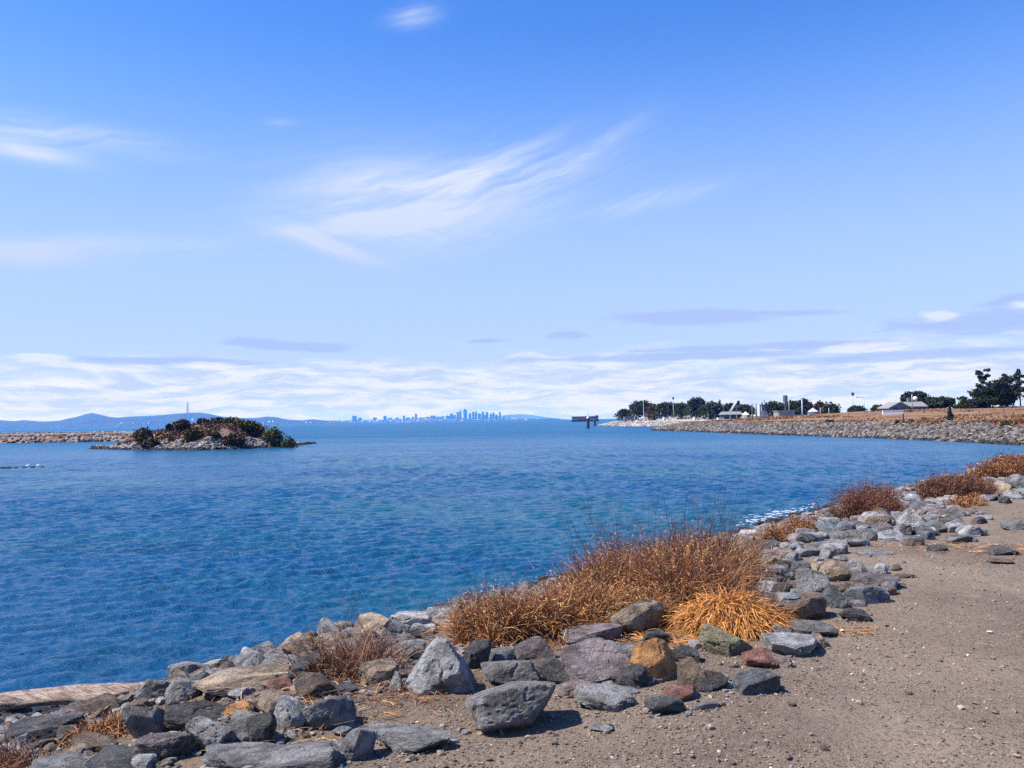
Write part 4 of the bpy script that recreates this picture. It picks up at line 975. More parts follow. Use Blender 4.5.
def house():
    Y0 = 215; r, z0 = put('house', 901, Y0, 'low white house with a pale grey roof and a front gable', 'house'); k = Y0 / F
    hw = top_h(900, 406.8, Y0, z0); hr = top_h(893, 402.0, Y0, z0); W1 = 19 * k; W2 = 19 * k
    xl = -16 * k; mb = MB(); mb.box((xl + W1 / 2, 0, hw * .5 - .2), (W1, 6, hw + .4)); mb.box((xl + W1 + W2 / 2 + .02, 1.4, hw * .5 - .2), (W2, 5, hw + .4)); 
    v = np.array([[xl, -2.99, hw], [xl + W1, -2.99, hw], [xl + W1 / 2, -2.99, hr - .25]]); w = v + [0, 5.98, 0]; mb.addv(np.vstack([v, w]), [[0, 3, 4, 1]], [[0, 1, 2], [3, 5, 4]])
    mb.build('wall', M['blue_and_shade'], r)  # shade below the gable roof is put into the wall colour
    mb = MB()
    for s in (-1, 1):
        xe = xl + W1 / 2 + s * (W1 / 2 + .5); xm = xl + W1 / 2
        q = np.array([[xe, -3.5, hw - .2], [xm, -3.5, hr], [xm, 3.4, hr], [xe, 3.4, hw - .2]]); mb.addv(np.vstack([q, q - [0, 0, .22]]), [[0, 1, 2, 3], [7, 6, 5, 4], [0, 4, 5, 1], [2, 6, 7, 3], [0, 3, 7, 4]])
    x0, x1 = xl + W1 + .55, xl + W1 + W2 + .5
    q = np.array([[x0, -1.9, hw + .05], [x1, -1.9, hw + .05], [x1, 1.4, hr], [x0, 1.4, hr]]); mb.addv(np.vstack([q, q - [0, 0, .2]]), [[0, 1, 2, 3], [7, 6, 5, 4], [0, 4, 5, 1], [1, 5, 6, 2], [3, 2, 6, 7], [0, 3, 7, 4]])
    q = np.array([[x0, 4.6, hw + .05], [x1, 4.6, hw + .05], [x1, 1.41, hr], [x0, 1.41, hr]]); mb.addv(np.vstack([q, q - [0, 0, .2]]), [[3, 2, 1, 0], [4, 5, 6, 7], [1, 0, 4, 5], [3, 7, 6, 2]])
    rf = mb.build('roof', M['grey_roof'], r); MB().box((xl + W1 + W2 * .4, 1.4, hr + .4), (.6, .6, 1.2)).build('chimney', M['blue_and_shade'], rf)
    for x, w_ in ((xl + W1 * .3, 1.2), (xl + W1 * .68, 1.2), (xl + W1 + W2 * .25, 1.4), (xl + W1 + W2 * .62, 1.4)):
        y = -3.02 if x < xl + W1 else -1.12
        f_ = MB().box((x, y, hw * .58), (w_, .1, hw * .4)).build('window', M['blue_and_shade'], r); MB().box((x, y - .06, hw * .58), (w_ * .85, .03, hw * .34)).build('pane', M['dark_glass'], f_)
    dr = MB().box((xl + W1 + W2 * .88, -1.13, hw * .42), (.95, .1, hw * .8)).build('door', M['blue_and_shade'], r); MB().box((xl + W1 + W2 * .88 + .35, -1.2, hw * .42), (.08, .08, .12)).build('handle', M['metal'], dr)
house()

def wall_low():
    p = at(893, 411, 180); W = 21 / F * 180; z = h1(p[0], p[1]); o = MB().box((0, 0, .35), (W, .25, .9)).box((0, 0, .83), (W + .1, .35, .06)).build('garden_wall', M['white_paint']); o.location = (p[0], p[1], z); tag(o, 'low white wall in front of the house gable', 'wall')
wall_low()

def pole(px, Y0, top, rad, label, name='pole', cat='pole', matl='metal', head=None, group=None, base_z=None):
    r, z0 = put(name, px, Y0, label, cat, group, 0, base_z); hh = top_h(px, top, Y0, z0)
    MB().tube([[0, 0, -.4], [0, 0, hh * .5], [0, 0, hh]], [rad, rad * .85, rad * .65], 8).build('shaft', M[matl], r, True)
    if head == 'arm':
        MB().tube([[0, 0, hh], [-.5, 0, hh + .35], [-1.6, 0, hh + .45]], [rad * .6, rad * .5, rad * .4], 6).build('arm', M[matl], r, True); MB().box((-1.9, 0, hh + .42), (.9, .35, .18)).build('lamp_head', M['metal'], r)
    elif head == 'box': MB().box((0, 0, hh - .3), (.75, .35, .9)).build('lamp_head', M['dark_steel'], r)
    elif head == 'drum':
        MB().tube([[0, 0, hh - 2.4], [0, 0, hh]], .72, 10).build('antenna_drum', M['dark_steel'], r, False)
        MB().tube([[0, 0, hh * .55], [0, 0, hh * .58]], .7, 10).build('platform', M['dark_steel'], r)
    elif head == 'ball': 
        v, f = ico(3); MB().addv(v * .55 + [.75, 0, hh - 1.0], None, f).build('lamp_globe', M['white_paint'], r, True); MB().tube([[0, 0, hh - 1.1], [.35, 0, hh - 1.15]], .08, 6).build('arm', M['metal'], r)
    else: MB().tube([[0, 0, hh], [0, 0, hh + .12]], [rad * .9, rad * .3], 8).build('cap', M[matl], r)
    return r
pole(673.6, 352, 397.5, .16, 'tall lamp post with a dark head above the flat-topped tree', 'lamp_post', 'lamp post', 'metal', 'box')
pole(752.4, 300, 404, .28, 'bare dark post, the one nearer the grey-green round tree', 'post', 'post', 'dark_steel', None, 'two bare posts')
pole(756.4, 300, 404, .28, 'bare dark post, the one nearer the steel gantry', 'post', 'post', 'dark_steel', None, 'two bare posts')
pole(785.8, 280, 395.3, .34, 'antenna tower with a dark drum on top among the dark trees', 'antenna_tower', 'antenna', 'dark_steel', 'drum')
pole(789.3, 262, 398.5, .14, 'thin pale pole right beside the antenna tower', 'pole', 'pole', 'metal')
pole(802.3, 240, 399.5, .14, 'pale roadside pole in front of the dark round tree', 'pole', 'pole', 'white_paint')
pole(853.5, 255, 393, .09, 'thin lamp post with a small dark box high above the lone dome tree', 'lamp_post', 'lamp post', 'metal', 'box')
pole(864.5, 250, 398.5, .11, 'curved lamp post above the lone dome tree', 'lamp_post', 'lamp post', 'metal', 'arm')
pole(912.6, 208, 394.5, .13, 'pole with a white globe in front of the leaning tree', 'lamp_post', 'lamp post', 'metal', 'ball')
pole(820.5, 225, 408, .07, 'short pale stake before the slim purplish tree', 'stake', 'post', 'white_paint', None, 'stakes by the domed tree')
pole(829, 222, 408.5, .07, 'short pale stake before the domed tree', 'stake', 'post', 'white_paint', None, 'stakes by the domed tree')
pole(903.2, 122, 414.2, .16, 'small dark marker post on top of the far riprap', 'marker_post', 'post', 'dark_wood')

def gantry():
    Y0 = 300; r, z0 = put('steel_gantry', 763.5, Y0, 'dark steel gantry with a white top between posts and trees', 'gantry'); k = Y0 / F
    h1_, h2_ = top_h(763, 404.5, Y0, z0), top_h(764, 400.5, Y0, z0)
    for x, hh in ((-3.0, h1_), (-1.1, h1_ + .8), (1.2, h2_), (2.6, h2_ - .6)): MB().tube([[x * k, 0, -.3], [x * k, 0, hh]], .24, 6).build('leg', M['dark_steel'], r)
    MB().box((-1 * k, 0, h1_ - .3), (4.6 * k, .5, .5)).build('beam', M['dark_steel'], r); MB().box((1.9 * k, 0, h2_ - .8), (1.8 * k, .5, .4)).build('beam', M['dark_steel'], r)
    MB().box((.9 * k, -.35, h1_ + .5), (1.7 * k, .2, 1.0)).build('panel', M['white_paint'], r); MB().box((.5 * k, 0, 1.3), (6 * k, 1.5, 2.8)).build('shed', M['blue_and_shade'], r)
gantry()

def shelter():
    Y0 = 318; r, z0 = put('shelter', 731, Y0, 'grey-roofed open shelter beneath the dark conifers', 'shelter'); k = Y0 / F; W = 22 * k; e = top_h(731, 414.5, Y0, z0); t = top_h(731, 411.5, Y0, z0)
    for x in (-.42, -.14, .14, .42): MB().tube([[x * W, -2, -.3], [x * W, -2, e]], .14, 6).build('post', M['dark_steel'], r)
    MB().box((0, 1.8, e * .45), (W * .9, .2, e)).build('wall', M['blue_and_shade'], r)
    q = np.array([[-W / 2, -2.6, e], [W / 2, -2.6, e], [W * .42, 0, t], [-W * .42, 0, t], [-W / 2, 2.6, e], [W / 2, 2.6, e]]); MB().addv(q, [[0, 1, 2, 3], [3, 2, 5, 4], [0, 4, 5, 1]], [[0, 3, 4], [1, 5, 2]]).build('roof', M['grey_roof'], r)
    p = at(733.5, 411, 312); z = h1(p[0], p[1])
    o = MB().addv(np.array([[-1.5, 0, 0], [-.6, .1, -.1], [1.5, 0, 3.4], [.5, .1, 3.0], [-1.5, .15, 0], [-.6, .25, -.1], [1.5, .15, 3.4], [.5, .25, 3.0]]), [[0, 1, 2, 3], [7, 6, 5, 4], [0, 4, 5, 1], [1, 5, 6, 2], [2, 6, 7, 3], [3, 7, 4, 0]]).build('sail', M['white_paint'])
    root = empty('shade_sail', (p[0], p[1], z + 1)); o.name = 'canopy'; o.parent = root; o.location = (0, 0, at(732, 411, 312)[2] - z - 1); tag(root, 'slanted white shade sail over the grey-roofed shelter', 'shade sail')
    for x in (-1.2, 1.2): MB().tube([[x, .3, -1.2], [x, .3, at(732, 411, 312)[2] - z - 1 + (x + 1.2) * 1.2]], .09, 6).build('post', M['metal'], root)
shelter()

def tent(px, Y0, top, w, label, colr):
    r, z0 = put('tent', px, Y0, label, 'tent', 'tents behind the grass bank'); W = w / F * Y0; hh = top_h(px, top, Y0, z0)
    e = hh * .6; q = np.array([[-W / 2, -W / 2, e], [W / 2, -W / 2, e], [W / 2, W / 2, e], [-W / 2, W / 2, e], [0, 0, hh]])
    MB().addv(q, [[3, 2, 1, 0]], [[0, 1, 4], [1, 2, 4], [2, 3, 4], [3, 0, 4]]).build('canopy', M[colr], r)
    MB().box((0, W * .45, e * .5), (W * .9, .08, e)).build('wall', M[colr], r)
    for sx in (-1, 1):
        for sy in (-1, 1): MB().tube([[sx * W * .47, sy * W * .47, -.3], [sx * W * .47, sy * W * .47, e]], .06, 6).build('leg', M['metal'], r)
M['tent_blue'] = simple('tent_blue', (.42, .52, .70), .7, .1, 2)
tent(745.5, 300, 411.5, 6, 'white tent at the foot of the grey-green round tree', 'white_paint')
tent(813, 262, 407.8, 8, 'pale blue tent beside the slim purplish tree', 'tent_blue')

def low_building():
    Y0 = 258; r, z0 = put('storage_building', 784, Y0, 'long low grey building under the antenna tower', 'building'); W = 16 / F * Y0; hh = top_h(784, 410.6, Y0, z0)
    MB().box((0, 0, hh * .45), (W, 5, hh * .95)).build('wall', M['grey_roof'], r); MB().box((0, 0, hh * .96), (W + .5, 5.5, .18)).build('roof', M['grey_roof'], r); MB().box((W * .2, -2.55, hh * .4), (1.2, .1, hh * .7)).build('door', M['blue_and_shade'], r)
low_building()

def van(px, Y0, label, paint='white_paint', s=1.0, rz=0.1):
    r, z0 = put('parked_van', px, Y0, label, 'van', 'vehicles parked on the wooded point', rz)
    prof = np.array([[-2.4, .35], [2.4, .35], [2.4, 1.05], [2.1, 1.2], [1.5, 2.05], [-2.3, 2.15], [-2.4, 1.9]]) * s
    n = len(prof); v = np.vstack([np.column_stack([prof[:, 0], np.full(n, y), prof[:, 1]]) for y in (-.95 * s, .95 * s)])
    f3 = [[0, i, i + 1] for i in range(1, n - 1)] + [[n, n + i + 1, n + i] for i in range(1, n - 1)]; f4 = [[i, i + n, (i + 1) % n + n, (i + 1) % n] for i in range(n)]
    MB().addv(v, f4, f3).build('body', M[paint], r)
    MB().box((-.2 * s, -.96 * s, 1.6 * s), (3.0 * s, .03, .55 * s)).build('window', M['dark_glass'], r); MB().box((1.83 * s, 0, 1.62 * s), (.12, 1.6 * s, .5 * s)).build('windscreen', M['dark_glass'], r)
    for x in (-1.5, 1.5):
        for y in (-.85, .85): MB().tube([[x * s, (y - .12) * s, .35 * s], [x * s, (y + .12) * s, .35 * s]], .36 * s, 12).build('wheel', M['rubber'], r)
van(666.8, 352, 'white van parked under the flat-topped tree', 'white_paint', .66); van(672.8, 350, 'smaller white van parked beside the lamp post', 'white_paint', .58, -.2); van(696.5, 330, 'white van under the tallest round-headed tree', 'white_paint', .55, .3); van(720.5, 300, 'small white van at the edge of the grey-roofed shelter', 'white_paint', .5, .1); van(629, 385, 'dark blue van under the small tree at the tip of the point', 'blue_and_shade', 1.0, .05)

def sailboat():
    Y0 = 372; p = at(643.5, 418, Y0); z0 = h1(p[0], p[1]); r = empty('sailboat', (p[0], p[1], z0 + .3)); tag(r, 'white sailboat with a bare mast on the wooded point', 'sailboat')
    xs = np.linspace(-1.8, 1.8, 11); V_ = []; 
    for x in xs:
        t = (x + 1.8) / 3.6; bw = .75 * (1 - max(0, (t - .45) / .55) ** 2) + .02
        for a in np.linspace(-1, 1, 9): V_.append([x, bw * a, 1.1 - .95 * (1 - abs(a) ** 2.2) + .25 * t])
    f = [[i * 9 + j, i * 9 + j + 1, (i + 1) * 9 + j + 1, (i + 1) * 9 + j] for i in range(10) for j in range(8)]
    f += [[i * 9, (i + 1) * 9, (i + 1) * 9 + 8, i * 9 + 8] for i in range(10)]
    MB().addv(V_, f, [[0, j + 1, j] for j in range(1, 8)]).build('hull', M['white_paint'], r, True); MB().box((-.2, 0, 1.4), (1.5, .8, .5)).build('cabin', M['white_paint'], r)
    hh = at(643, 399.5, Y0)[2] - z0 - .3; MB().tube([[.1, 0, .9], [.1, 0, hh]], [.10, .06], 6).build('mast', M['white_paint'], r); MB().tube([[.1, 0, 2.2], [-1.7, 0, 2.1]], .07, 6).build('boom', M['metal'], r)
    MB().box((-1, 0, .05), (.25, .9, .7)).box((1, 0, .1), (.25, .9, .8)).build('cradle', M['dark_wood'], r)
sailboat()

def piling(px, top, base, label, cap):
    p = on_plane(px, base, WATER); Y0 = p[1]; r = empty('piling', (p[0], p[1], WATER)); tag(r, label, 'piling', 'pilings off the wooded point'); hh = at(px, top, Y0)[2] - WATER
    MB().tube([[0, 0, -2.5], [.05, 0, hh * .5], [0, 0, hh]], [.52, .50, .46], 10).build('shaft', M['dark_wood'], r)
    if cap: MB().tube([[0, 0, hh], [0, 0, hh + .25], [0, 0, hh + .7]], [.5, .42, .06], 10).build('cap', M['white_paint'], r)
    else: MB().tube([[0, 0, hh * .72], [0, 0, hh * .78]], .56, 10).build('band', M['metal'], r)
piling(588, 418.2, 428.4, 'dark piling with a white cap standing out in the water', True); piling(594.8, 417.8, 425.8, 'dark piling without a cap close to the rocky tip', False)

def barge():
    Y0 = 1100; p = at(585, 418, Y0); k = Y0 / F; r = empty('barge', (p[0], p[1], WATER)); tag(r, 'long low dark barge far out behind the two pilings', 'barge'); L = 28 * k
    t = at(585, 416.7, Y0)[2] - WATER
    v = np.array([[-L / 2 + 2, -5, -1], [L / 2 - 2, -5, -1], [L / 2 - 2, 5, -1], [-L / 2 + 2, 5, -1], [-L / 2, -6, 2.2], [L / 2, -6, 2.2], [L / 2, 6, 2.2], [-L / 2, 6, 2.2]]); MB().addv(v, [[0, 3, 2, 1], [4, 5, 6, 7], [0, 1, 5, 4], [1, 2, 6, 5], [2, 3, 7, 6], [3, 0, 4, 7]]).build('hull', M['dark_steel'], r)
    MB().box((0, 0, (t + 2.2) / 2), (L * .94, 8, t - 2.2)).build('deckhouse', M['blue_and_shade'], r); MB().box((0, 0, t + .25), (L * .96, 8.6, .5)).build('roof', M['dark_steel'], r)
    MB().box((-L * .1, -4.1, t * .62), (L * .35, .2, t * .3)).build('side_panel', M['red_paint'], r); MB().box((L * .42, 0, t + .9), (L * .1, 5, 1.2)).build('wheelhouse', M['dark_steel'], r)
    MB().tube([[L * .1, 0, t], [L * .1, 0, t + 3.5]], .35, 6).build('mast', M['dark_steel'], r)
barge()

def workboat():
    Y0 = 420; p = on_plane(134, 427.6, WATER); p = p * (Y0 / p[1]); r = empty('boat', (at(134, 426, Y0)[0], Y0, WATER)); tag(r, 'small dark boat with a white cabin beyond the breakwater', 'boat'); L = 8 / F * Y0
    v = np.array([[-L * .45, -.8, -.4], [L * .4, -.5, -.4], [L * .4, .5, -.4], [-L * .45, .8, -.4], [-L / 2, -1.1, 1], [L / 2, -.15, 1.4], [L / 2, .15, 1.4], [-L / 2, 1.1, 1]]); MB().addv(v, [[0, 3, 2, 1], [4, 5, 6, 7], [0, 1, 5, 4], [1, 2, 6, 5], [2, 3, 7, 6], [3, 0, 4, 7]]).build('hull', M['dark_steel'], r)
    c = MB().box((-.2, 0, 1.7), (L * .35, 1.3, 1.2)).build('cabin', M['white_paint'], r); MB().box((-.2, -.67, 1.85), (L * .25, .05, .5)).build('window', M['dark_glass'], c); MB().tube([[-.3, 0, 2.2], [-.3, 0, 3.6]], .06, 6).build('mast', M['metal'], r)
workboat()

# dry grass tufts that give the far bank its fringe
def far_grass():
    N = 90000; r = np.random.default_rng(8)
    X_ = r.uniform(15, 150, N); Y_ = r.uniform(80, 250, N); d = shore(X_, Y_)
    dens = fbm2(X_ * .1, Y_ * .1, 3, 91)
    ok = (d > 7.5) & (r.random(N) < (.10 + 1.6 * dens) * np.where(d < 18, 1.6, .5)) & (np.abs(X_ / Y_) < .68); X_, Y_, d = X_[ok][:9000], Y_[ok][:9000], d[ok][:9000]; n = len(X_); Z_ = height(X_, Y_, d); dens = fbm2(X_ * .1, Y_ * .1, 3, 91)
    hh = r.uniform(.08, .26, n) * (1 + 1.0 * np.clip(dens, 0, 1)); a = r.uniform(0, 6.28, n); w = r.uniform(.10, .3, n); lx, ly = r.normal(0, .15, n), r.normal(0, .15, n)
    V_ = np.stack([np.stack([X_ - np.cos(a) * w, Y_ - np.sin(a) * w, Z_ - .05], -1), np.stack([X_ + np.cos(a) * w, Y_ + np.sin(a) * w, Z_ - .05], -1), np.stack([X_ + lx + .2 * np.cos(a), Y_ + ly, Z_ + hh], -1), np.stack([X_ + lx - .1, Y_ + ly, Z_ + hh * .8], -1)], 1).reshape(-1, 3)
    pal = np.array([(.17, .075, .030), (.22, .125, .060), (.14, .060, .03), (.30, .21, .12), (.10, .055, .03)]); C = pal[r.choice(5, n, p=[.3, .28, .2, .14, .08])] * r.uniform(.8, 1.2, n)[:, None]
    o = mesh_obj('dry_grass', V_, np.arange(4 * n).reshape(-1, 4), M['plant'], None, False, np.repeat(C, 4, 0)); tag(o, 'rust-coloured dry grass on the far bank and hill', kind='stuff')
far_grass()

# ------------------------------------------------------------------ near dry bushes
def strands(mb, base, dirs, lens, w, cols, r, seg=4, droop=.5, curl=.25):
    """thin flat blades that rise along dirs and droop"""
    n = len(base); P = base.copy(); d = dirs / np.linalg.norm(dirs, axis=1)[:, None]; side = np.cross(d, r.normal(size=(n, 3))); side /= np.linalg.norm(side, axis=1)[:, None] + 1e-9
    rows = []; L = lens / seg; wob = r.normal(0, curl, (n, 3))
    for s in range(seg + 1):
        ww = w * (1 - .8 * s / seg); rows.append((P - side * ww[:, None], P + side * ww[:, None]))
        P = P + d * L[:, None]; d = d + np.array([0, 0, -1.0]) * (droop / seg) * (1 + s * .5) + wob / seg; d /= np.linalg.norm(d, axis=1)[:, None]
    V_ = np.stack([np.stack(x, 1) for x in rows], 1)           # n, seg+1, 2, 3
    V_ = V_.reshape(n, -1, 3); nv = V_.shape[1]; f = np.array([[2 * s, 2 * s + 1, 2 * s + 3, 2 * s + 2] for s in range(seg)])
    mb.addv(V_.reshape(-1, 3), (f[None] + (np.arange(n) * nv)[:, None, None]).reshape(-1, 4), None, np.repeat(cols, nv, 0))

def twigs(mb, root_pts, n, hgt, spread, r, col, thick=.006, up_=1.0, sub=3):
    tips = []
    for k in range(n):
        b = root_pts[r.integers(len(root_pts))].copy(); d = np.array([r.normal(0, spread), r.normal(0, spread), up_]); d /= np.linalg.norm(d); L = hgt * r.uniform(.55, 1.05); P = [b]
        for s in range(5):
            d = d + r.normal(0, .13, 3); d /= np.linalg.norm(d); P.append(P[-1] + d * L / 5)
        c = np.array(col) * r.uniform(.7, 1.3); mb.tube(P, np.linspace(thick, thick * .3, 6), 3, c, False); tips += P[2:]
        for q in range(sub):
            i = r.integers(1, 5); e = d + r.normal(0, .55, 3); e[2] = abs(e[2]) * .8; e /= np.linalg.norm(e); l2 = L * r.uniform(.15, .4); Q = [P[i], P[i] + e * l2 * .5, P[i] + (e + [0, 0, .2]) * l2]
            mb.tube(Q, [thick * .45, thick * .35, thick * .2], 3, c, False); tips += Q[1:]
    return np.array(tips)

def flakes(mb, P, n, size, pal, r, spread):
    c = P[r.integers(0, len(P), n)] + r.normal(0, spread, (n, 3)); s = size * r.uniform(.5, 1.5, n); a = r.normal(size=(n, 3)); a /= np.linalg.norm(a, axis=1)[:, None]; b = np.cross(a, r.normal(size=(n, 3))); b /= np.linalg.norm(b, axis=1)[:, None]
    q = np.stack([c - a * s[:, None], c + b * s[:, None] * .28, c + a * s[:, None], c - b * s[:, None] * .28], 1).reshape(-1, 3)
    C = np.array(pal)[r.integers(0, len(pal), n)] * r.uniform(.75, 1.3, n)[:, None]; mb.addv(q, np.arange(4 * n).reshape(-1, 4), None, np.repeat(C, 4, 0))

RUST = [(0.295, 0.124, 0.041), (0.425, 0.195, 0.065), (0.212, 0.083, 0.033), (0.153, 0.065, 0.033), (0.496, 0.307, 0.153)]
DUST = [(0.192, 0.084, 0.050), (0.252, 0.114, 0.066), (0.336, 0.162, 0.078), (0.132, 0.066, 0.046)]
DARK = [(.12, .048, .032), (.16, .066, .038), (.20, .088, .045), (.085, .042, .03)]
GOLD = [(0.540, 0.232, 0.065), (0.454, 0.178, 0.045), (0.626, 0.324, 0.113), (0.324, 0.130, 0.037)]
def bush(label, spots, hgt, n_tw, n_fl, pal, seed, fl=.022, thick=.005, spread=.45, group='dry bushes along the bank', twc=(.15, .075, .05), tall=0, blades=0, name='dry_bush'):
    """spots: (px, py base, radius m)"""
    r = np.random.default_rng(seed); pts = []
    for (px, py, rad_) in spots:
        g0 = ground(px, py); n = max(6, int(60 * rad_))
        a = r.uniform(0, 6.28, n); q = rad_ * np.sqrt(r.random(n)); x, y = g0[0] + np.cos(a) * q, g0[1] + np.sin(a) * q; pts.append(np.stack([x, y, height(x, y) - .02], -1))
    pts = np.vstack(pts); c0 = pts.mean(0); root = empty(name, (c0[0], c0[1], c0[2])); tag(root, label, 'bush', group); loc = pts - c0
    tb = MB(); tips = twigs(tb, loc, n_tw, hgt, spread, r, twc, thick)
    if tall: twigs(tb, loc, tall, hgt * 1.75, spread * .5, r, (.10, .06, .05), thick * .75, 1.0, 6)
    tb.build('stems', M['plant'], root)
    lb = MB()
    if len(tips): flakes(lb, tips, n_fl, fl, pal, r, hgt * .055)
    if blades:
        b = loc[r.integers(0, len(loc), blades)] + r.normal(0, .05, (blades, 3)) * [1, 1, 0]; d = np.stack([r.normal(0, .5, blades), r.normal(0, .5, blades), np.full(blades, .8)], -1)
        C = np.array(pal)[r.integers(0, len(pal), blades)] * r.uniform(.8, 1.25, blades)[:, None]; strands(lb, b, d, hgt * r.uniform(.45, 1.0, blades), r.uniform(.003, .0062, blades), C, r, 4, .8)
    lb.build('leaves', M['plant'], root); return root

bush('rust-brown low bush beside the biggest grey block, nearer the camera than the twiggy one', [(500, 634, .26), (540, 628, .32), (575, 618, .3)], .40, 330, 11000, RUST, 1, .011, .0035, .55, tall=14, blades=8000)
bush('biggest reddish-brown twiggy bush in the middle of the bank', [(620, 602, .36), (660, 592, .46), (700, 586, .40), (690, 602, .34)], .62, 700, 27000, DUST + RUST, 2, .0115, .004, .55, tall=90, blades=12000)
bush('rusty undergrowth at the foot of the biggest twiggy bush', [(600, 622, .22), (625, 610, .22), (655, 618, .2), (572, 630, .18)], .34, 200, 10000, RUST, 3, .011, .003, .6, blades=3600)
bush('leafless twiggy shrub among the rocks below the pale slabs', [(345, 672, .24), (370, 668, .18), (325, 672, .14)], .40, 75, 900, [(.22, .12, .07), (.16, .08, .05)], 4, .009, .003, .85, tall=8, blades=500)
bush('tangled dark twigs cut off at the bottom corner of the picture', [(0, 780, .14)], .27, 60, 400, [(.16, .08, .05), (.22, .10, .05)], 5, .008, .003, .7, blades=400)
bush('small dry tuft between the rocks under the driftwood log', [(100, 738, .12), (118, 732, .09)], .18, 50, 700, RUST, 6, .008, .0025, .5, blades=700)
bush('thin bare stalks standing at the water edge behind the twiggy shrub', [(452, 606, .62)], .24, 70, 600, DUST, 7, .009, .003, .35, tall=9, blades=300)
bush('small brown bush on the shore next to the breaking foam', [(788, 542, .20), (808, 536, .22), (775, 546, .16)], .32, 260, 9000, DUST + RUST[:2], 8, .014, .004, .34, blades=1400)
bush('dark brown bush farther up the shore past the foam', [(850, 523, .25), (868, 519, .32), (882, 514, .22)], .60, 330, 14000, DARK, 9, .018, .005, .32, tall=8, blades=1200)
bush('long brown bush behind the flat whitish slab', [(935, 499, .25), (950, 499, .3), (966, 498, .3), (978, 497, .25)], .48, 380, 15000, DARK + DUST[:1], 10, .022, .006, .32, tall=9, blades=1500)
bush('rusty bush at the picture edge where the shore turns', [(990, 481, .5), (1008, 476, .6), (1024, 473, .7)], .55, 420, 15000, RUST[:3] + DARK, 11, .028, .008, .34, blades=1700)
bush('small orange dry clump at the foot of the long brown bush', [(955, 506, .2), (970, 504, .22)], .22, 60, 1900, RUST, 12, .02, .005, .6, blades=700)

def golden_tuft():
    r = np.random.default_rng(9); g0 = ground(733, 628); root = empty('grass_tuft', (g0[0], g0[1], g0[2])); tag(root, 'golden straw-coloured grass tuft drooping over the rocks', 'grass tuft')
    mb = MB()
    for n, rad_, L, lean, dr, w in ((1800, .24, .31, 1.0, 1.7, .0055), (1100, .36, .24, 1.3, .9, .0050)):
        a = r.uniform(0, 6.28, n); q = rad_ * np.sqrt(r.random(n)); b = np.stack([np.cos(a) * q * 1.15, np.sin(a) * q * .7, np.full(n, .02)], -1); b[:, 2] += .15 * (1 - (q / rad_) ** 2)
        d = np.stack([np.cos(a) * lean * q / rad_ + r.normal(0, .3, n), np.sin(a) * lean * q / rad_ + r.normal(0, .3, n) - .12, np.full(n, .42)], -1)
        C = np.array(GOLD + RUST[:2])[r.choice(6, n, p=[.22, .20, .26, .14, .09, .09])] * r.uniform(.7, 1.25, n)[:, None]; strands(mb, b, d, L * r.uniform(.55, 1.1, n), np.full(n, w) * r.uniform(.6, 1.3, n), C, r, 6, dr, .75)
    mb.build('blades', M['plant'], root)
    mb = MB(); twigs(mb, np.array([[x, y, .1] for x in (-.2, 0, .2) for y in (-.1, .1)]), 40, .5, .5, r, (.22, .12, .06), .0030, 1.0, 2); mb.build('stems', M['plant'], root)
golden_tuft()

def litter():
    """fallen straw and grass on the bank"""
    r = np.random.default_rng(14); mb = MB()
    for (px, py, rad_, n, pal) in [(640, 640, .35, 350, GOLD), (700, 640, .3, 350, GOLD), (560, 650, .4, 350, RUST), (350, 690, .5, 500, RUST), (420, 690, .35, 260, RUST), (850, 632, .2, 70, GOLD), (280, 735, .3, 140, RUST), (100, 730, .4, 200, RUST), (940, 548, .8, 160, RUST), (990, 552, .8, 120, RUST), (905, 512, .7, 300, RUST), (760, 600, .3, 260, GOLD), (500, 650, .4, 300, RUST), (180, 720, .5, 200, RUST), (330, 660, .6, 400, RUST)]:
        g0 = ground(px, py); x = g0[0] + r.normal(0, rad_ * .6, n); y = g0[1] + r.normal(0, rad_ * .6, n); z = height(x, y) + r.uniform(.003, .03, n)
        d = np.stack([r.normal(0, 1, n), r.normal(0, 1, n), r.uniform(-.05, .35, n)], -1); C = np.array(pal)[r.integers(0, len(pal), n)] * r.uniform(.7, 1.2, n)[:, None]; k = project(g0)[2] / 6
        strands(mb, np.stack([x, y, z], -1), d, r.uniform(.05, .16, n), np.full(n, .0026) * max(1, k), C, r, 3, .4, .3)
    tag(mb.build('fallen_straw', M['plant']), 'fallen straw scattered between the rocks', kind='stuff')
litter()

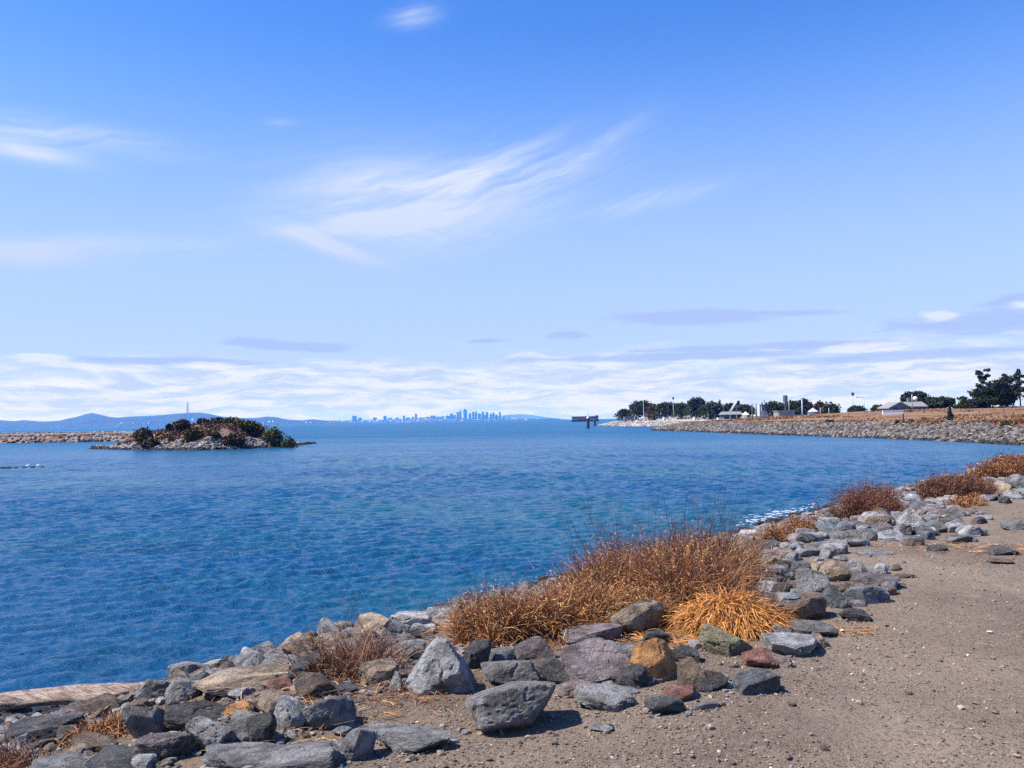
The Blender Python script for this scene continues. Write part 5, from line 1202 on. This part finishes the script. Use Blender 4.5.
# ------------------------------------------------------------------ driftwood log
def driftwood():
    a = ground(-46, 722) + [0, 0, .09]; b = ground(152, 692) + [0, 0, .09]; ax = b - a; L = np.linalg.norm(ax); n = 60; k = 26; r = np.random.default_rng(2); u = ax / L; s = np.cross(u, [0, 0, 1]); s /= np.linalg.norm(s); t = np.cross(s, u)
    V_ = []
    for i in range(n):
        q = i / (n - 1); R_ = .104 * (1 - .12 * q) * (1 - .62 * sstep(np.array(q), .72, 1.0)) * (1 + .10 * math.sin(q * 9)); c = a + ax * q + t * (.03 * math.sin(q * 5)) + s * .03 * math.sin(q * 3.2)
        for j in range(k):
            th = 2 * math.pi * j / k; gr = .16 * vn2(np.array([q * 6.0]), np.array([th * 2.0]), 5)[0] + .13 * vn2(np.array([q * 2.2]), np.array([th * 1.1]), 6)[0] + .07 * vn2(np.array([q * 5]), np.array([th * 6.0]), 7)[0]
            split = -.42 * math.exp(-((th - 1.3 - .25 * math.sin(q * 6)) / .13) ** 2) * (1 if .08 < q < .85 else .2); rr = R_ * (1 + gr + split); V_.append(c + s * math.cos(th) * rr + t * math.sin(th) * rr * .92)
    f = [[i * k + j, i * k + (j + 1) % k, (i + 1) * k + (j + 1) % k, (i + 1) * k + j] for i in range(n - 1) for j in range(k)]
    V_ = np.array(V_); V_ = np.vstack([V_, V_[:k].mean(0), V_[-k:].mean(0)]); f3 = [[n * k, (j + 1) % k, j] for j in range(k)] + [[n * k + 1, (n - 1) * k + j, (n - 1) * k + (j + 1) % k] for j in range(k)]
    m_, g, bs = mat('driftwood'); co = g.n('ShaderNodeTexCoord').outputs['Object']
    mp = g.n('ShaderNodeMapping'); g.put(mp.inputs[0], co); mp.vector_type = 'TEXTURE'; mp.inputs['Rotation'].default_value = (0, 0, math.atan2(ax[1], ax[0])); mp.inputs['Scale'].default_value = (1 / 1.3, 1 / 13, 1 / 13)
    n1 = g.noise(mp.outputs[0], 1.6, 6, .65, .6); n2 = g.noise(mp.outputs[0], 5, 5, .7, .3)
    c = g.mix(g.step(n1, .35, .65), (.13, .085, .065), (.42, .315, .26)); c = g.mix(g.mul(g.step(n2, .5, .34), .8), c, (.06, .035, .028)); g.put(bs.inputs['Base Color'], c); bs.inputs['Roughness'].default_value = .85
    bp = g.n('ShaderNodeBump'); bp.inputs['Strength'].default_value = 1.0; bp.inputs['Distance'].default_value = .035; g.put(bp.inputs['Height'], n2); g.put(bs.inputs['Normal'], bp.outputs[0])
    o = mesh_obj('driftwood_log', V_ - a, [np.array(f), np.array(f3)], m_, None, True); o.location = a; tag(o, 'weathered pinkish driftwood log lying on the rocks at the water', 'log')
driftwood()

# ------------------------------------------------------------------ foam along the shore
def foam():
    r = np.random.default_rng(31); mb = MB()
    for (px, py, w, n) in [(765, 521, .9, 90), (782, 516, 1.1, 130), (796, 512, .9, 70), (752, 524, .7, 40), (770, 517, 1.2, 40), (815, 508, 1.0, 20)]:
        c = on_plane(px, py, WATER)
        for k in range(int(n * .42)):
            x = c[0] + r.normal(0, w * .42); y = c[1] + r.normal(0, w * .45) + .25 + (x - c[0]) * .9; s = r.uniform(.012, .060) * (1 if px > 400 else .5); m_ = 9; a = np.linspace(0, 2 * math.pi, m_, endpoint=False); q = s * r.uniform(.5, 1.25, m_)
            ring = np.stack([x + np.cos(a) * q * 1.7, y + np.sin(a) * q * .7, np.full(m_, WATER + .02)], -1); inner = np.stack([x + np.cos(a) * q * 1.0, y + np.sin(a) * q * .42, np.full(m_, WATER + .028)], -1)
            V_ = np.vstack([ring, inner, [[x, y, WATER + .032]]]); f4 = [[i, (i + 1) % m_, m_ + (i + 1) % m_, m_ + i] for i in range(m_)]; f3 = [[m_ + i, m_ + (i + 1) % m_, 2 * m_] for i in range(m_)]; mb.addv(V_, f4, f3)
    tag(mb.build('foam', simple('sea_foam', (.46, .50, .54), .6, .12, 20), None, True), 'white foam where ripples break on the bank', kind='stuff')
foam()

# ------------------------------------------------------------------ labels of the rocks
LM = [('driftwood log', 70, 690), ('broad tan slab', 236, 681), ('pale pointed boulder', 441, 668), ('biggest grey block', 516, 708), ('orange-faced rock', 657, 662), ('big purple-grey rock', 597, 664), ('olive wedge rock', 729, 641), ('golden grass tuft', 740, 600), ('rust-brown low bush', 520, 608), ('biggest twiggy bush', 670, 565), ('leafless twiggy shrub', 345, 650), ('reddish path-edge rock', 762, 659), ('flat whitish slab', 937, 504), ('brown wedge rock', 806, 608), ('brown foam-side bush', 795, 535), ('dark brown shore bush', 865, 510), ('long brown bush', 955, 490), ('large flat-topped corner rock', 293, 754), ('long low slab on the dirt', 415, 741), ('pale tan sloping rock', 642, 618), ('bluish lumpy rock', 760, 682), ('rust-brown small rock', 238, 711), ('dark boulder under the log', 27, 732)]
ORD = ['nearest', 'second nearest', 'third nearest', 'fourth nearest', 'fifth nearest', 'sixth nearest', 'seventh nearest', 'eighth nearest', 'ninth nearest', 'tenth nearest', 'eleventh nearest', 'twelfth nearest']
by = {}
for r_ in ROCKS:
    o = r_['o']; o['category'] = 'rock'; o['group'] = 'riprap rocks on the near bank'
    if r_['label']: o['label'] = r_['label']; continue
    nm, lx, ly = min(LM, key=lambda t: math.hypot(t[1] - r_['px'], (t[2] - r_['py']) * 1.4)); dx, dy = r_['px'] - lx, r_['py'] - ly
    relw = ('right of' if dx > 0 else 'left of') if abs(dx) > abs(dy) * 1.6 else ('in front of' if dy > 0 else 'behind')
    size = 'small' if r_['w'] < 16 else 'medium' if r_['w'] < 36 else 'large'
    key = f"{size} {r_['c']} {SHAPEWORD[r_['s']]} rock {relw} the {nm}"; by.setdefault(key, []).append((math.hypot(dx, dy), o))
for key, lst in by.items():
    lst.sort(key=lambda t: t[0])
    for i, (_, o) in enumerate(lst): o['label'] = key if len(lst) == 1 else f"{ORD[min(i, 11)]} {key}"

# ------------------------------------------------------------------ the air
def haze():
    mb = MB(); mb.box((0, 0, 148), (52000, 52000, 312)); o = mb.build('haze', None)
    m_ = bpy.data.materials.new('air'); m_.use_nodes = True; nt = m_.node_tree; nt.nodes.clear()
    v = nt.nodes.new('ShaderNodeVolumePrincipled'); v.inputs['Color'].default_value = (.04, .26, 1.0, 1); v.inputs['Absorption Color'].default_value = (1, 1, 1, 1); v.inputs['Density'].default_value = HAZE_DENSITY; v.inputs['Anisotropy'].default_value = 0.0
    out = nt.nodes.new('ShaderNodeOutputMaterial'); nt.links.new(v.outputs[0], out.inputs['Volume'])
    o.data.materials.append(m_); tag(o, kind='stuff')
haze()
